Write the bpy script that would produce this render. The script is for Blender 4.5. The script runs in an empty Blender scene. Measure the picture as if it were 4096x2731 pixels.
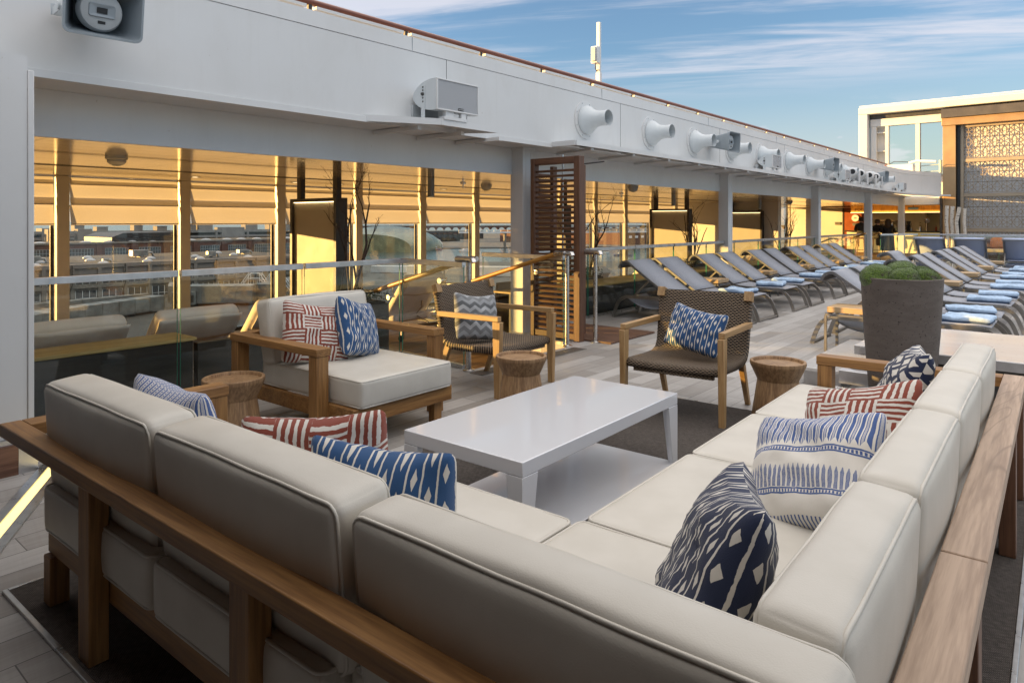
import bpy, bmesh, math, random
from mathutils import Vector, Matrix, Euler, noise as mnoise
R = math.radians
random.seed(7)
S = bpy.context.scene
COL = S.collection

# ------------------------------------------------------------------ camera, sky, sun, exposure
YAW = 40.18
cam = bpy.data.cameras.new('camera')
cam.lens = 24.0; cam.sensor_width = 36.0; cam.shift_y = -0.11735
cam.clip_start = 0.05; cam.clip_end = 60000
camo = bpy.data.objects.new('camera', cam); COL.objects.link(camo)
camo.location = (0, 0, 1.42); camo.rotation_euler = (R(90), 0, R(YAW))
S.camera = camo
S.view_settings.view_transform = 'Standard'; S.view_settings.look = 'None'
S.view_settings.gamma = 1.0; S.view_settings.exposure = 1.6
S.render.engine = 'CYCLES'
S.cycles.use_denoising = True
S.cycles.max_bounces = 9; S.cycles.diffuse_bounces = 4; S.cycles.glossy_bounces = 4
S.cycles.transparent_max_bounces = 16; S.cycles.transmission_bounces = 4
S.cycles.sample_clamp_indirect = 6.0; S.cycles.caustics_reflective = False; S.cycles.caustics_refractive = False

SUN_TO = Vector((-1.0, -0.66, 0.085)).normalized()      # towards the sun
SUN_EL = math.asin(SUN_TO.z)
W = bpy.data.worlds.new('World'); S.world = W; W.use_nodes = True
wt = W.node_tree; wt.nodes.clear()
wo = wt.nodes.new('ShaderNodeOutputWorld'); wb = wt.nodes.new('ShaderNodeBackground')
wt.links.new(wb.outputs[0], wo.inputs[0])
wb.inputs[1].default_value = 0.106
sky = wt.nodes.new('ShaderNodeTexSky'); sky.sky_type = 'NISHITA'; sky.sun_disc = False
sky.sun_elevation = SUN_EL; sky.sun_rotation = math.atan2(SUN_TO.x, SUN_TO.y)
sky.air_density = 1.0; sky.dust_density = 0.3; sky.ozone_density = 2.2; sky.altitude = 20

class E:
    """tiny expression layer over Math nodes"""
    def __init__(s, t, k): s.t = t; s.k = k
    def _m(s, op, *a):
        n = s.t.nodes.new('ShaderNodeMath'); n.operation = op
        for i, x in enumerate((s,) + a):
            if isinstance(x, E): s.t.links.new(x.k, n.inputs[i])
            else: n.inputs[i].default_value = x
        return E(s.t, n.outputs[0])
    def __add__(s, o): return s._m('ADD', o)
    __radd__ = __add__
    def __sub__(s, o): return s._m('SUBTRACT', o)
    def __rsub__(s, o): return (s * -1.0) + o
    def __mul__(s, o): return s._m('MULTIPLY', o)
    __rmul__ = __mul__
    def __truediv__(s, o): return s._m('DIVIDE', o)
    def fr(s): return s._m('FRACT')
    def fl(s): return s._m('FLOOR')
    def ab(s): return s._m('ABSOLUTE')
    def sin(s): return s._m('SINE')
    def lt(s, o): return s._m('LESS_THAN', o)
    def gt(s, o): return s._m('GREATER_THAN', o)
    def mn(s, o): return s._m('MINIMUM', o)
    def mx(s, o): return s._m('MAXIMUM', o)
    def pw(s, o): return s._m('POWER', o)
    def par(s): return (s.fl() * 0.5).fr() * 2.0           # parity of the integer part
    def sm(s, a, b):                                        # smoothstep
        n = s.t.nodes.new('ShaderNodeMapRange'); n.interpolation_type = 'SMOOTHSTEP'
        s.t.links.new(s.k, n.inputs[0]); n.inputs[1].default_value = a; n.inputs[2].default_value = b
        return E(s.t, n.outputs[0])

def comb(t, x, y, z=0.0):
    n = t.nodes.new('ShaderNodeCombineXYZ')
    for i, a in enumerate((x, y, z)):
        if isinstance(a, E): t.links.new(a.k, n.inputs[i])
        else: n.inputs[i].default_value = a
    return n.outputs[0]
def sep(t, k):
    n = t.nodes.new('ShaderNodeSeparateXYZ'); t.links.new(k, n.inputs[0])
    return [E(t, n.outputs[i]) for i in range(3)]
def tnoise(t, vec, scale=5.0, detail=3.0, rough=0.55, dist=0.0):
    n = t.nodes.new('ShaderNodeTexNoise'); t.links.new(vec, n.inputs['Vector'])
    n.inputs['Scale'].default_value = scale; n.inputs['Detail'].default_value = detail
    n.inputs['Roughness'].default_value = rough; n.inputs['Distortion'].default_value = dist
    return E(t, n.outputs['Fac'])
def cmix(t, fac, a, b):
    n = t.nodes.new('ShaderNodeMix'); n.data_type = 'RGBA'
    if isinstance(fac, E): t.links.new(fac.k, n.inputs['Factor'])
    else: n.inputs['Factor'].default_value = fac
    for x, nm in ((a, 6), (b, 7)):
        if isinstance(x, (tuple, list)): n.inputs[nm].default_value = (x[0], x[1], x[2], 1)
        else: t.links.new(x, n.inputs[nm])
    return n.outputs[2]

# clouds live in the sky itself: streaks of cirrus on a high plane, an added fill glow overhead, small puffs low down
geo = wt.nodes.new('ShaderNodeTexCoord')
dx, dy, dz = sep(wt, geo.outputs['Generated'])
zc = dz.mx(0.03)
px, py = dx / (zc + 0.06), dy / (zc + 0.06)
ca, sa = math.cos(R(26)), math.sin(R(26))
qa, qb = px * ca + py * sa, py * ca - px * sa
wisp = tnoise(wt, comb(wt, qa * 0.55, qb * 2.6, 3.1), 1.0, 7.0, 0.60, 1.0)
rip = tnoise(wt, comb(wt, qa * 2.2, qb * 9.0, 5.7), 1.0, 4.0, 0.6, 0.8)
veil = tnoise(wt, comb(wt, qa * 0.20, qb * 0.50, 9.2), 1.0, 3.0, 0.5, 0.4)
up = dz.sm(0.155, 0.225)
streak = (wisp * 0.75 + rip * 0.25 + (veil - 0.5) * 1.1).sm(0.42, 0.78) * up
puff = tnoise(wt, comb(wt, dx * 11.0, dy * 11.0, dz * 30.0), 1.0, 5.0, 0.6, 0.2).sm(0.555, 0.66) * dz.sm(0.015, 0.05) * (1.0 - dz.sm(0.11, 0.17)) * 0.9
lowh = (1.0 - dz.sm(0.0, 0.24)) * 0.74 + 0.06
high = dz.sm(0.36, 0.62)                                           # unseen bright sky overhead, added to lift the ambient fill
tint = wt.nodes.new('ShaderNodeMix'); tint.data_type = 'RGBA'; tint.blend_type = 'MULTIPLY'; tint.inputs['Factor'].default_value = 1.0
wt.links.new(sky.outputs[0], tint.inputs[6]); tint.inputs[7].default_value = (0.92, 1.02, 1.20, 1)
base = cmix(wt, lowh, tint.outputs[2], (2.15, 2.25, 2.45))
cl = cmix(wt, streak.mx(puff).mn(1.0) * 0.78, base, (2.65, 2.62, 2.85))
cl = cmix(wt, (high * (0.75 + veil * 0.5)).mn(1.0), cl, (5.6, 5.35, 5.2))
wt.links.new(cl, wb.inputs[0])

sl = bpy.data.lights.new('sun', 'SUN'); sl.energy = 5.0; sl.angle = R(0.5); sl.color = (1.0, 0.60, 0.20)
so = bpy.data.objects.new('sun', sl); COL.objects.link(so)
so.rotation_euler = (-SUN_TO).to_track_quat('-Z', 'Y').to_euler(); so.location = (-30, -30, 20)

# ------------------------------------------------------------------ materials
class Mat:
    def __init__(s, name):
        s.m = bpy.data.materials.new(name); s.m.use_nodes = True
        s.t = s.m.node_tree; s.b = s.t.nodes['Principled BSDF']; s.out = s.t.nodes['Material Output']
    def tc(s, which='Object'):
        n = s.t.nodes.new('ShaderNodeTexCoord'); return n.outputs[which]
    def pos(s):
        n = s.t.nodes.new('ShaderNodeNewGeometry'); return n.outputs['Position']
    def map(s, k, sc=(1, 1, 1), rot=(0, 0, 0)):
        n = s.t.nodes.new('ShaderNodeMapping'); s.t.links.new(k, n.inputs[0])
        n.inputs['Scale'].default_value = sc; n.inputs['Rotation'].default_value = rot
        return n.outputs[0]
    def set(s, base=None, rough=None, metal=None, spec=None, normal=None, coat=None, emit=None, es=None, trans=None, alpha=None, sheen=None):
        P = {'Base Color': base, 'Roughness': rough, 'Metallic': metal, 'Specular IOR Level': spec, 'Normal': normal,
             'Coat Weight': coat, 'Emission Color': emit, 'Emission Strength': es, 'Transmission Weight': trans, 'Alpha': alpha, 'Sheen Weight': sheen}
        for k, v in P.items():
            if v is None: continue
            i = s.b.inputs[k]
            if isinstance(v, E): s.t.links.new(v.k, i)
            elif isinstance(v, (tuple, list)): i.default_value = (v[0], v[1], v[2], 1) if len(v) == 3 else v
            elif isinstance(v, (int, float)): i.default_value = v
            else: s.t.links.new(v, i)
        return s
    def bump(s, h, strength=0.3, dist=0.01):
        n = s.t.nodes.new('ShaderNodeBump'); n.inputs['Strength'].default_value = strength
        n.inputs['Distance'].default_value = dist; s.t.links.new(h.k, n.inputs['Height'])
        return n.outputs[0]
    def mix(s, f, a, b): return cmix(s.t, f, a, b)
    def noise(s, v, *a): return tnoise(s.t, v, *a)

MATS = {}
def simple(name, col, rough=0.5, metal=0.0, var=0.0, vs=8.0, spec=None, coat=None, bumpy=0.0, bs=60.0):
    m = Mat(name); o = m.tc()
    if var:
        f = m.noise(o, vs, 4.0, 0.6)
        m.set(base=m.mix(f.sm(0.3, 0.7), tuple(c * (1 - var) for c in col), tuple(min(1, c * (1 + var)) for c in col)))
        m.set(rough=(f * 0.25 + (rough - 0.125)))
    else: m.set(base=col, rough=rough)
    m.set(metal=metal, spec=spec, coat=coat)
    if bumpy: m.set(normal=m.bump(m.noise(o, bs, 3.0), bumpy, 0.004))
    MATS[name] = m.m
    return m.m


simple('hall_paint', (0.60, 0.61, 0.62), 0.42, var=0.04, vs=1.0)
simple('cream_paint', (0.70, 0.66, 0.58), 0.42, var=0.03, vs=1.5)
simple('vent_paint', (0.60, 0.64, 0.66), 0.38, var=0.04, vs=3)
simple('horn_grey', (0.30, 0.34, 0.37), 0.45, var=0.06, vs=5)
simple('horn_driver', (0.44, 0.46, 0.47), 0.45, var=0.05, vs=5)
simple('steel', (0.58, 0.57, 0.56), 0.28, 1.0, var=0.10, vs=14)
simple('rail_steel', (0.62, 0.62, 0.63), 0.38, 1.0, var=0.10, vs=9)
simple('alu', (0.40, 0.38, 0.355), 0.36, 1.0, var=0.08, vs=10)
simple('dark_steel', (0.09, 0.088, 0.086), 0.45, 0.7, var=0.15, vs=10)
simple('black', (0.012, 0.012, 0.013), 0.5)
simple('dark_frame', (0.035, 0.028, 0.022), 0.5, var=0.2)
simple('table_white', (0.74, 0.755, 0.79), 0.05, coat=1.0)
simple('bronze', (0.42, 0.27, 0.14), 0.38, 0.35, var=0.08, vs=2)
simple('bronze_dark', (0.13, 0.115, 0.10), 0.4, 0.5, var=0.1, vs=2)
simple('lattice_paint', (0.36, 0.29, 0.21), 0.45, 0.2, var=0.06, vs=3)
simple('lattice_back', (0.62, 0.64, 0.67), 0.5, var=0.05, vs=2)
simple('towel_blue', (0.40, 0.53, 0.70), 0.95, var=0.16, vs=22, bumpy=0.8, bs=260)
simple('towel_dark', (0.055, 0.085, 0.15), 0.95, var=0.2, vs=30, bumpy=0.6, bs=200)
simple('skin', (0.45, 0.26, 0.18), 0.55)
simple('black_cloth', (0.012, 0.012, 0.014), 0.9, var=0.3, vs=20)
simple('brown_hair', (0.045, 0.026, 0.014), 0.6, var=0.3, vs=40)
simple('olive_cloth', (0.045, 0.042, 0.035), 0.9, var=0.3, vs=15)
simple('rug_trim', (0.55, 0.55, 0.54), 0.3, 1.0, var=0.1, vs=12)
simple('soil', (0.03, 0.022, 0.015), 0.95, var=0.4, vs=40)
simple('bark', (0.055, 0.033, 0.022), 0.85, var=0.4, vs=45, bumpy=0.8, bs=70)
simple('succulent', (0.045, 0.065, 0.03), 0.7, var=0.4, vs=30)
simple('red_door', (0.30, 0.075, 0.018), 0.4, var=0.15, vs=3)
simple('daybed_fabric', (0.80, 0.71, 0.62), 0.8, var=0.05, vs=6, bumpy=0.4, bs=120)
simple('panel_face', (0.42, 0.39, 0.32), 0.6, var=0.03, vs=3)
simple('mullion', (0.56, 0.52, 0.44), 0.42, var=0.03, vs=3)
simple('orange_fabric', (0.60, 0.17, 0.03), 0.8, var=0.1)
simple('brown_wicker', (0.10, 0.05, 0.03), 0.8, var=0.3, vs=60)
simple('concrete', (0.20, 0.195, 0.19), 0.8, var=0.15, vs=0.2)
simple('pale_render', (0.21, 0.188, 0.165), 0.8, var=0.09, vs=0.25)
simple('roof_felt', (0.055, 0.054, 0.052), 0.9, var=0.25, vs=0.12)
simple('brick', (0.12, 0.062, 0.048), 0.85, var=0.2, vs=0.5)
simple('galv', (0.25, 0.24, 0.23), 0.42, 0.75, var=0.25, vs=0.6)
simple('skylight', (0.34, 0.35, 0.37), 0.3)
simple('city_glass', (0.06, 0.07, 0.08), 0.12, spec=0.8)
simple('arena_glass', (0.13, 0.17, 0.13), 0.25, 0.3, var=0.25, vs=0.1)
simple('asphalt', (0.07, 0.07, 0.07), 0.9, var=0.2, vs=0.08)
simple('quay_stone', (0.12, 0.115, 0.105), 0.85, var=0.2, vs=0.1)
simple('boat_white', (0.75, 0.76, 0.78), 0.35)
simple('boat_blue', (0.05, 0.12, 0.30), 0.4)
simple('bottle_glass', (0.10, 0.035, 0.01), 0.15)
simple('shiny', (0.75, 0.74, 0.72), 0.12, 1.0)
simple('sea_tree', (0.035, 0.05, 0.02), 0.9, var=0.4, vs=0.6)
simple('amber_glass', (0.35, 0.06, 0.02), 0.25)

def m_white():
    m = Mat('white_paint'); o = m.tc()
    big = m.noise(o, 0.9, 4.0, 0.6); sm_ = m.noise(m.map(o, (3, 3, 1.2)), 1.0, 5.0, 0.65, 0.8); drip = m.noise(m.map(o, (14, 14, 0.7)), 1.0, 3.0, 0.6)
    sp = m.noise(o, 26.0, 2.0, 0.5).sm(0.735, 0.80)
    f = big.sm(0.3, 0.7) * 0.45 + sm_.sm(0.45, 0.75) * 0.35 + drip.sm(0.55, 0.8) * 0.3
    c = m.mix(f.mn(1.0), (0.715, 0.718, 0.718), (0.645, 0.643, 0.632)); c = m.mix(sp * 0.35, c, (0.40, 0.36, 0.30))
    m.set(base=c, rough=(sm_ * 0.2 + 0.33), normal=m.bump(big * 2.0 + sm_ * 0.25, 0.16, 0.02)); MATS['white_paint'] = m.m
m_white()

def glass(name, tint, gl=1.0, rough=0.02):
    m = Mat(name); t = m.t
    tr = t.nodes.new('ShaderNodeBsdfTransparent'); tr.inputs[0].default_value = (*tint, 1)
    g = t.nodes.new('ShaderNodeBsdfGlossy'); g.inputs['Roughness'].default_value = rough
    g.inputs[0].default_value = (gl, gl, gl, 1)
    lw = t.nodes.new('ShaderNodeLayerWeight'); lw.inputs[0].default_value = 0.5
    fz = E(t, lw.outputs['Facing']).pw(5.0) * 0.90 + 0.035
    mx = t.nodes.new('ShaderNodeMixShader')
    t.links.new(fz.k, mx.inputs[0]); t.links.new(tr.outputs[0], mx.inputs[1]); t.links.new(g.outputs[0], mx.inputs[2])
    t.links.new(mx.outputs[0], m.out.inputs[0]); MATS[name] = m.m
glass('clear_glass', (0.93, 0.96, 0.94))
glass('window_glass', (0.93, 0.92, 0.88))
glass('hall_glass', (0.95, 0.98, 0.95), 1.0, 0.02)
simple('glass_edge', (0.05, 0.22, 0.15), 0.2)

def emit(name, col, st):
    m = Mat(name); m.set(base=(0.8, 0.7, 0.5), emit=col, es=st); MATS[name] = m.m
emit('led', (1.0, 0.72, 0.20), 0.55)
emit('lamp', (1.0, 0.72, 0.36), 1.6)
emit('exit_green', (0.03, 0.11, 0.05), 0.1)
emit('counter_glow', (1.0, 0.72, 0.20), 0.07)

def wood(name, dark, light, axis, scale=1.0, rough=0.5, knots=0.0):
    m = Mat(name); o = m.tc()
    sc = [16.0 * scale] * 3; sc[axis] = 1.1 * scale
    v = m.map(o, tuple(sc))
    g = m.noise(v, 1.0, 6.0, 0.62, 0.9)
    sc2 = [90.0 * scale] * 3; sc2[axis] = 4.0 * scale
    f2 = m.noise(m.map(o, tuple(sc2)), 1.0, 3.0, 0.6)
    sc3 = [7.0 * scale] * 3; sc3[axis] = 0.55 * scale
    rings = (m.noise(m.map(o, tuple(sc3)), 1.0, 2.0, 0.5, 0.5) * 9.0).fr()
    rr = (rings - 0.5).ab().sm(0.40, 0.5) * knots
    f = (g * 0.7 + f2 * 0.62 - 0.16)
    c = m.mix(f.sm(0.30, 0.70), dark, light)
    c = m.mix(rr, c, tuple(x * 0.55 for x in dark))
    m.set(base=c, rough=(f2 * 0.2 + (rough - 0.1)), normal=m.bump(f2 + g, 0.12, 0.004)); MATS[name] = m.m
for ax, nm in enumerate('xyz'):
    wood('teak_' + nm, (0.165, 0.073, 0.020), (0.345, 0.178, 0.058), ax)
    wood('teak_pale_' + nm, (0.30, 0.205, 0.14), (0.50, 0.365, 0.265), ax, knots=0.45)
    wood('teak_top_' + nm, (0.36, 0.24, 0.13), (0.52, 0.38, 0.22), ax)
    wood('chair_wood_' + nm, (0.27, 0.155, 0.062), (0.46, 0.29, 0.13), ax)
    wood('mahogany_' + nm, (0.075, 0.033, 0.018), (0.165, 0.078, 0.042), ax)
wood('rail_brown', (0.16, 0.045, 0.025), (0.24, 0.075, 0.04), 1, rough=0.3)
wood('handrail_wood', (0.34, 0.15, 0.03), (0.50, 0.26, 0.06), 0, rough=0.35)
wood('plinth_wood', (0.11, 0.05, 0.03), (0.24, 0.125, 0.08), 1)
wood('mat_wood', (0.09, 0.045, 0.028), (0.17, 0.09, 0.058), 0)
wood('ledge_wood', (0.30, 0.20, 0.07), (0.44, 0.31, 0.13), 1)
wood('dark_cladding', (0.020, 0.018, 0.018), (0.034, 0.031, 0.031), 1, rough=0.45)
wood('stool_wood', (0.19, 0.105, 0.05), (0.38, 0.235, 0.12), 2, rough=0.55, knots=0.35)

def m_vinyl():
    m = Mat('vinyl'); o = m.tc()
    a = m.noise(o, 330.0, 2.0, 0.5); b = m.noise(o, 7.0, 3.0, 0.5); cr = m.noise(m.map(o, (14, 14, 5)), 1.0, 3.0, 0.5, 1.2)
    m.set(base=m.mix(b.sm(0.3, 0.7), (0.535, 0.505, 0.445), (0.575, 0.545, 0.485)), rough=(a * 0.12 + 0.40), normal=m.bump(a * 0.3 + cr * 0.5 + b * 0.7, 0.22, 0.005))
    MATS['vinyl'] = m.m
m_vinyl()

def m_deck(name, w, L, c0, c1, grout, rot=False):
    m = Mat(name); P = m.pos(); x, y, z = sep(m.t, P)
    if rot: x, y = y, x
    row = (x / w).fl(); off = (row * 0.381).fr()
    yy = y / L + off
    cx, cy = (x / w).fr(), yy.fr()
    wn = m.t.nodes.new('ShaderNodeTexWhiteNoise'); wn.noise_dimensions = '2D'
    m.t.links.new(comb(m.t, row, yy.fl()), wn.inputs['Vector']); rnd = E(m.t, wn.outputs['Value'])
    sh = comb(m.t, x * 34.0 + rnd * 17.0, y * 2.2 + rnd * 31.0, rnd * 9.0)
    g = m.noise(sh, 1.0, 6.0, 0.65, 0.6)
    saw = m.noise(comb(m.t, x * 9.0 + y * 55.0, y * 9.0, rnd * 40.0), 1.0, 2.0, 0.5)       # crosswise saw marks
    st = m.noise(P, 0.9, 4.0, 0.6)
    f = (g * 0.55 + rnd * 0.38 + saw * 0.16 + st * 0.22 - 0.16)
    c = m.mix(f.sm(0.2, 0.85), c0, c1)
    gx = (cx.mn(1.0 - cx)).lt(0.0022 / w); gy = (cy.mn(1.0 - cy)).lt(0.0022 / L); gr = gx.mx(gy)
    c = m.mix(gr, c, grout)
    m.set(base=c, rough=(g * 0.25 + 0.38), normal=m.bump(g * 0.3 + saw * 0.2 - gr * 0.8, 0.22, 0.006)); MATS[name] = m.m
m_deck('deck_tile', 0.175, 0.90, (0.255, 0.236, 0.218), (0.48, 0.465, 0.448), (0.10, 0.095, 0.09))
m_deck('promenade_wood', 0.09, 1.6, (0.20, 0.115, 0.05), (0.36, 0.22, 0.10), (0.04, 0.025, 0.015))

def m_rug():
    m = Mat('rug'); o = m.tc(); x, y, z = sep(m.t, o)
    a, b = x * 95.0, y * 95.0
    wv = ((a + b).fr() - 0.5).ab() * ((a - b).fr() - 0.5).ab() * 4.0
    n = m.noise(o, 60.0, 3.0)
    m.set(base=m.mix((wv + n - 0.4).sm(0.0, 1.0), (0.035, 0.028, 0.024), (0.135, 0.115, 0.10)), rough=0.95, normal=m.bump(wv, 0.6, 0.004)); MATS['rug'] = m.m
m_rug()

def m_wicker():
    m = Mat('wicker'); u, v, _ = sep(m.t, m.tc('UV'))            # uv in metres
    a, b = u * 32.0, v * 80.0
    sh = b.fl() * 0.5
    fa = (a + sh).fr(); fb = b.fr()
    h = ((fa - 0.5).ab() * -2.0 + 1.0).pw(0.45) * ((fb - 0.5).ab() * -2.0 + 1.0).pw(0.5)
    n = m.noise(comb(m.t, a * 1.3, b * 2.0), 1.0, 2.0)
    c = m.mix((h + n * 0.4 - 0.2).sm(0.25, 0.95), (0.030, 0.020, 0.012), (0.36, 0.26, 0.17))
    m.set(base=c, rough=0.55, normal=m.bump(h, 1.0, 0.012)); MATS['wicker'] = m.m
m_wicker()

def m_sling():
    m = Mat('sling'); u, v, _ = sep(m.t, m.tc('UV'))
    wv = ((u * 210.0).fr() - 0.5).ab() + ((v * 210.0).fr() - 0.5).ab()
    n = m.noise(m.tc(), 40.0, 2.0)
    m.set(base=m.mix((wv + n * 0.4).sm(0.2, 1.1), (0.24, 0.25, 0.285), (0.37, 0.385, 0.425)), rough=0.75, normal=m.bump(wv, 0.3, 0.003)); MATS['sling'] = m.m
    b = Mat('sling_blue'); b.set(base=(0.36, 0.42, 0.57), rough=0.8); MATS['sling_blue'] = b.m
m_sling()

def m_pot():
    m = Mat('pot_concrete'); o = m.tc()
    st = m.noise(m.map(o, (4, 4, 14)), 1.0, 5.0, 0.65, 0.6); n = m.noise(o, 70.0, 2.0, 0.5); gp = m.noise(m.map(o, (16, 16, 60)), 1.0, 5.0, 0.7)
    pit = n.sm(0.63, 0.72) + gp.sm(0.64, 0.70)
    sp = m.noise(o, 140.0, 1.0).sm(0.72, 0.78)
    c = m.mix(st.sm(0.3, 0.7), (0.105, 0.086, 0.074), (0.135, 0.112, 0.098))
    c = m.mix(pit.mn(1.0), c, (0.030, 0.024, 0.02)); c = m.mix(sp * 0.5, c, (0.35, 0.32, 0.3))
    m.set(base=c, rough=0.85, normal=m.bump(st * 0.4 - pit, 0.7, 0.006)); MATS['pot_concrete'] = m.m
m_pot()

def m_moss():
    m = Mat('moss'); o = m.tc()
    a = m.noise(o, 9.0, 4.0, 0.6); b = m.noise(o, 120.0, 3.0, 0.7)
    c = m.mix(b.sm(0.3, 0.7), (0.022, 0.055, 0.004), (0.15, 0.235, 0.018)); c = m.mix(a.sm(0.56, 0.66), c, (0.035, 0.022, 0.010))
    m.set(base=c, rough=0.95, normal=m.bump(b, 1.0, 0.01), sheen=0.4); MATS['moss'] = m.m
m_moss()

def m_birch():
    m = Mat('birch_bark'); o = m.tc()
    a = m.noise(m.map(o, (9, 9, 28)), 1.0, 4.0, 0.6)
    m.set(base=m.mix(a.sm(0.60, 0.66), (0.62, 0.58, 0.52), (0.03, 0.025, 0.02)), rough=0.8); MATS['birch_bark'] = m.m
m_birch()

def m_blind():
    m = Mat('blind_fabric'); t = m.t; o = m.tc()
    n = m.noise(m.map(o, (6, 60, 60)), 1.0, 3.0)
    col = m.mix(n, (0.66, 0.61, 0.54), (0.76, 0.71, 0.64))
    d = t.nodes.new('ShaderNodeBsdfDiffuse'); tl = t.nodes.new('ShaderNodeBsdfTranslucent'); mx = t.nodes.new('ShaderNodeMixShader')
    t.links.new(col, d.inputs[0]); t.links.new(col, tl.inputs[0]); mx.inputs[0].default_value = 0.33
    t.links.new(d.outputs[0], mx.inputs[1]); t.links.new(tl.outputs[0], mx.inputs[2]); t.links.new(mx.outputs[0], m.out.inputs[0]); MATS['blind_fabric'] = m.m
m_blind()

def m_ceiling():
    m = Mat('ceiling_panel'); P = m.pos(); x, y, z = sep(m.t, P)
    gr = ((x / 0.30).fr() - 0.5).ab().gt(0.465); pan = ((y / 1.70).fr() - 0.5).ab().gt(0.492)
    sx = (x * 55.0); sy = (y * 55.0)
    dots = (((sx.fr() - 0.5).pw(2.0) + (sy.fr() - 0.5).pw(2.0)).lt(0.05)) * x.gt(-7.2)
    n = m.noise(m.map(P, (3, 0.4, 1)), 1.0, 2.0)
    f = (gr * 0.85).mx(pan * 0.9).mx(dots * 0.25)
    m.set(base=m.mix(f, (0.80, 0.72, 0.57), (0.14, 0.10, 0.05)), rough=(n * 0.08 + 0.08), metal=0.6, normal=m.bump(n - gr * 0.5, 0.12, 0.01)); MATS['ceiling_panel'] = m.m
m_ceiling()

def m_grille():
    m = Mat('speaker_grille'); o = m.tc(); x, y, z = sep(m.t, o)
    a = z * 120.0; b = y * 120.0 + a.fl() * 0.5
    hole = ((a.fr() - 0.5).pw(2.0) + (b.fr() - 0.5).pw(2.0)).lt(0.085)
    m.set(base=m.mix(hole, (0.50, 0.51, 0.53), (0.05, 0.05, 0.055)), rough=0.5); MATS['speaker_grille'] = m.m
m_grille()

def m_bar_canopy():
    m = Mat('bar_canopy'); o = m.tc(); x, y, z = sep(m.t, o)
    n = m.noise(comb(m.t, x * 22.0, z * 3.0), 1.0, 4.0, 0.7)
    ed = ((z - 0.21).ab()).sm(0.08, 0.215)
    c = m.mix(ed, (0.62, 0.17, 0.012), (1.0, 0.45, 0.05))
    m.set(base=(0.25, 0.1, 0.02), rough=0.6, emit=c, es=(ed * 0.55 + n.sm(0.3, 0.7) * 0.22 + 0.07)); MATS['bar_canopy'] = m.m
m_bar_canopy()

def m_water():
    m = Mat('sea_water'); P = m.pos()
    n = m.noise(m.map(P, (0.05, 0.012, 1)), 1.0, 6.0, 0.65)
    m.set(base=(0.035, 0.07, 0.08), rough=0.16, normal=m.bump(n, 0.5, 2.5)); MATS['sea_water'] = m.m
m_water()

def m_chrome_plate():
    m = Mat('hatch_plate'); P = m.pos()
    n = m.noise(m.map(P, (0.8, 4.0, 1)), 1.0, 4.0, 0.6); s = m.noise(P, 30.0, 2.0).sm(0.66, 0.72)
    m.set(base=m.mix(s * 0.5, (0.70, 0.685, 0.67), (0.30, 0.29, 0.28)), rough=(n * 0.22 + 0.08), metal=0.3); MATS['hatch_plate'] = m.m
m_chrome_plate()

# cushion cloths, drawn in the pillow's own UV
NV, BL, RD, CR = (0.010, 0.018, 0.055), (0.018, 0.070, 0.185), (0.22, 0.048, 0.028), (0.61, 0.58, 0.53)
def cloth(name, fn):
    m = Mat(name); u, v, _ = sep(m.t, m.tc('UV')); o = m.tc()
    wob = m.noise(comb(m.t, u * 14.0, v * 14.0), 1.0, 3.0) - 0.5
    wv = m.noise(o, 420.0, 1.0)
    c = fn(m, u, v, wob)
    m.set(base=c, rough=0.9, normal=m.bump(wv, 0.35, 0.002), sheen=0.15); MATS[name] = m.m
def ikat(bg, n, k):
    def fn(m, u, v, w):
        a = (u + w * 0.010) * n; c = a.fr(); p = a.par()
        line = (c - 0.5).ab().gt(0.435)
        d = (v * k + p * 0.5).fr()
        dia = ((d - 0.5).ab() / 0.27 + (c - 0.5).ab() / 0.20).lt(1.0)
        return m.mix(line.mx(dia), bg, CR)
    return fn
cloth('cloth_ikat_blue', ikat(BL, 11.0, 4.0))
cloth('cloth_ikat_navy', ikat(NV, 14.0, 6.0))
def basket(m, u, v, w):
    a, b = u * 4.0, v * 4.0
    p = (a.fl() + b.fl()); p = (p * 0.5).fr() * 2.0
    s1 = ((v * 4.0 + w * 0.10) * 4.5).fr().gt(0.46); s2 = ((u * 4.0 + w * 0.10) * 4.5).fr().gt(0.46)
    return m.mix(s1 * p + s2 * (1.0 - p), CR, RD)
cloth('cloth_basket_red', basket)
def weave(m, u, v, w):
    a, b = (u + v) * 6.5, (u - v) * 6.5
    p = (a.fl() + b.fl()); p = (p * 0.5).fr() * 2.0; p = p.ab().gt(0.5)
    fa, fb = (a.fr() - 0.5).ab(), (b.fr() - 0.5).ab()
    s = p * (fa.lt(0.30)) * fb.lt(0.44) + (1.0 - p) * fb.lt(0.15) * fa.lt(0.40)
    return m.mix(s, NV, CR)
cloth('cloth_weave_navy', weave)
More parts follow.
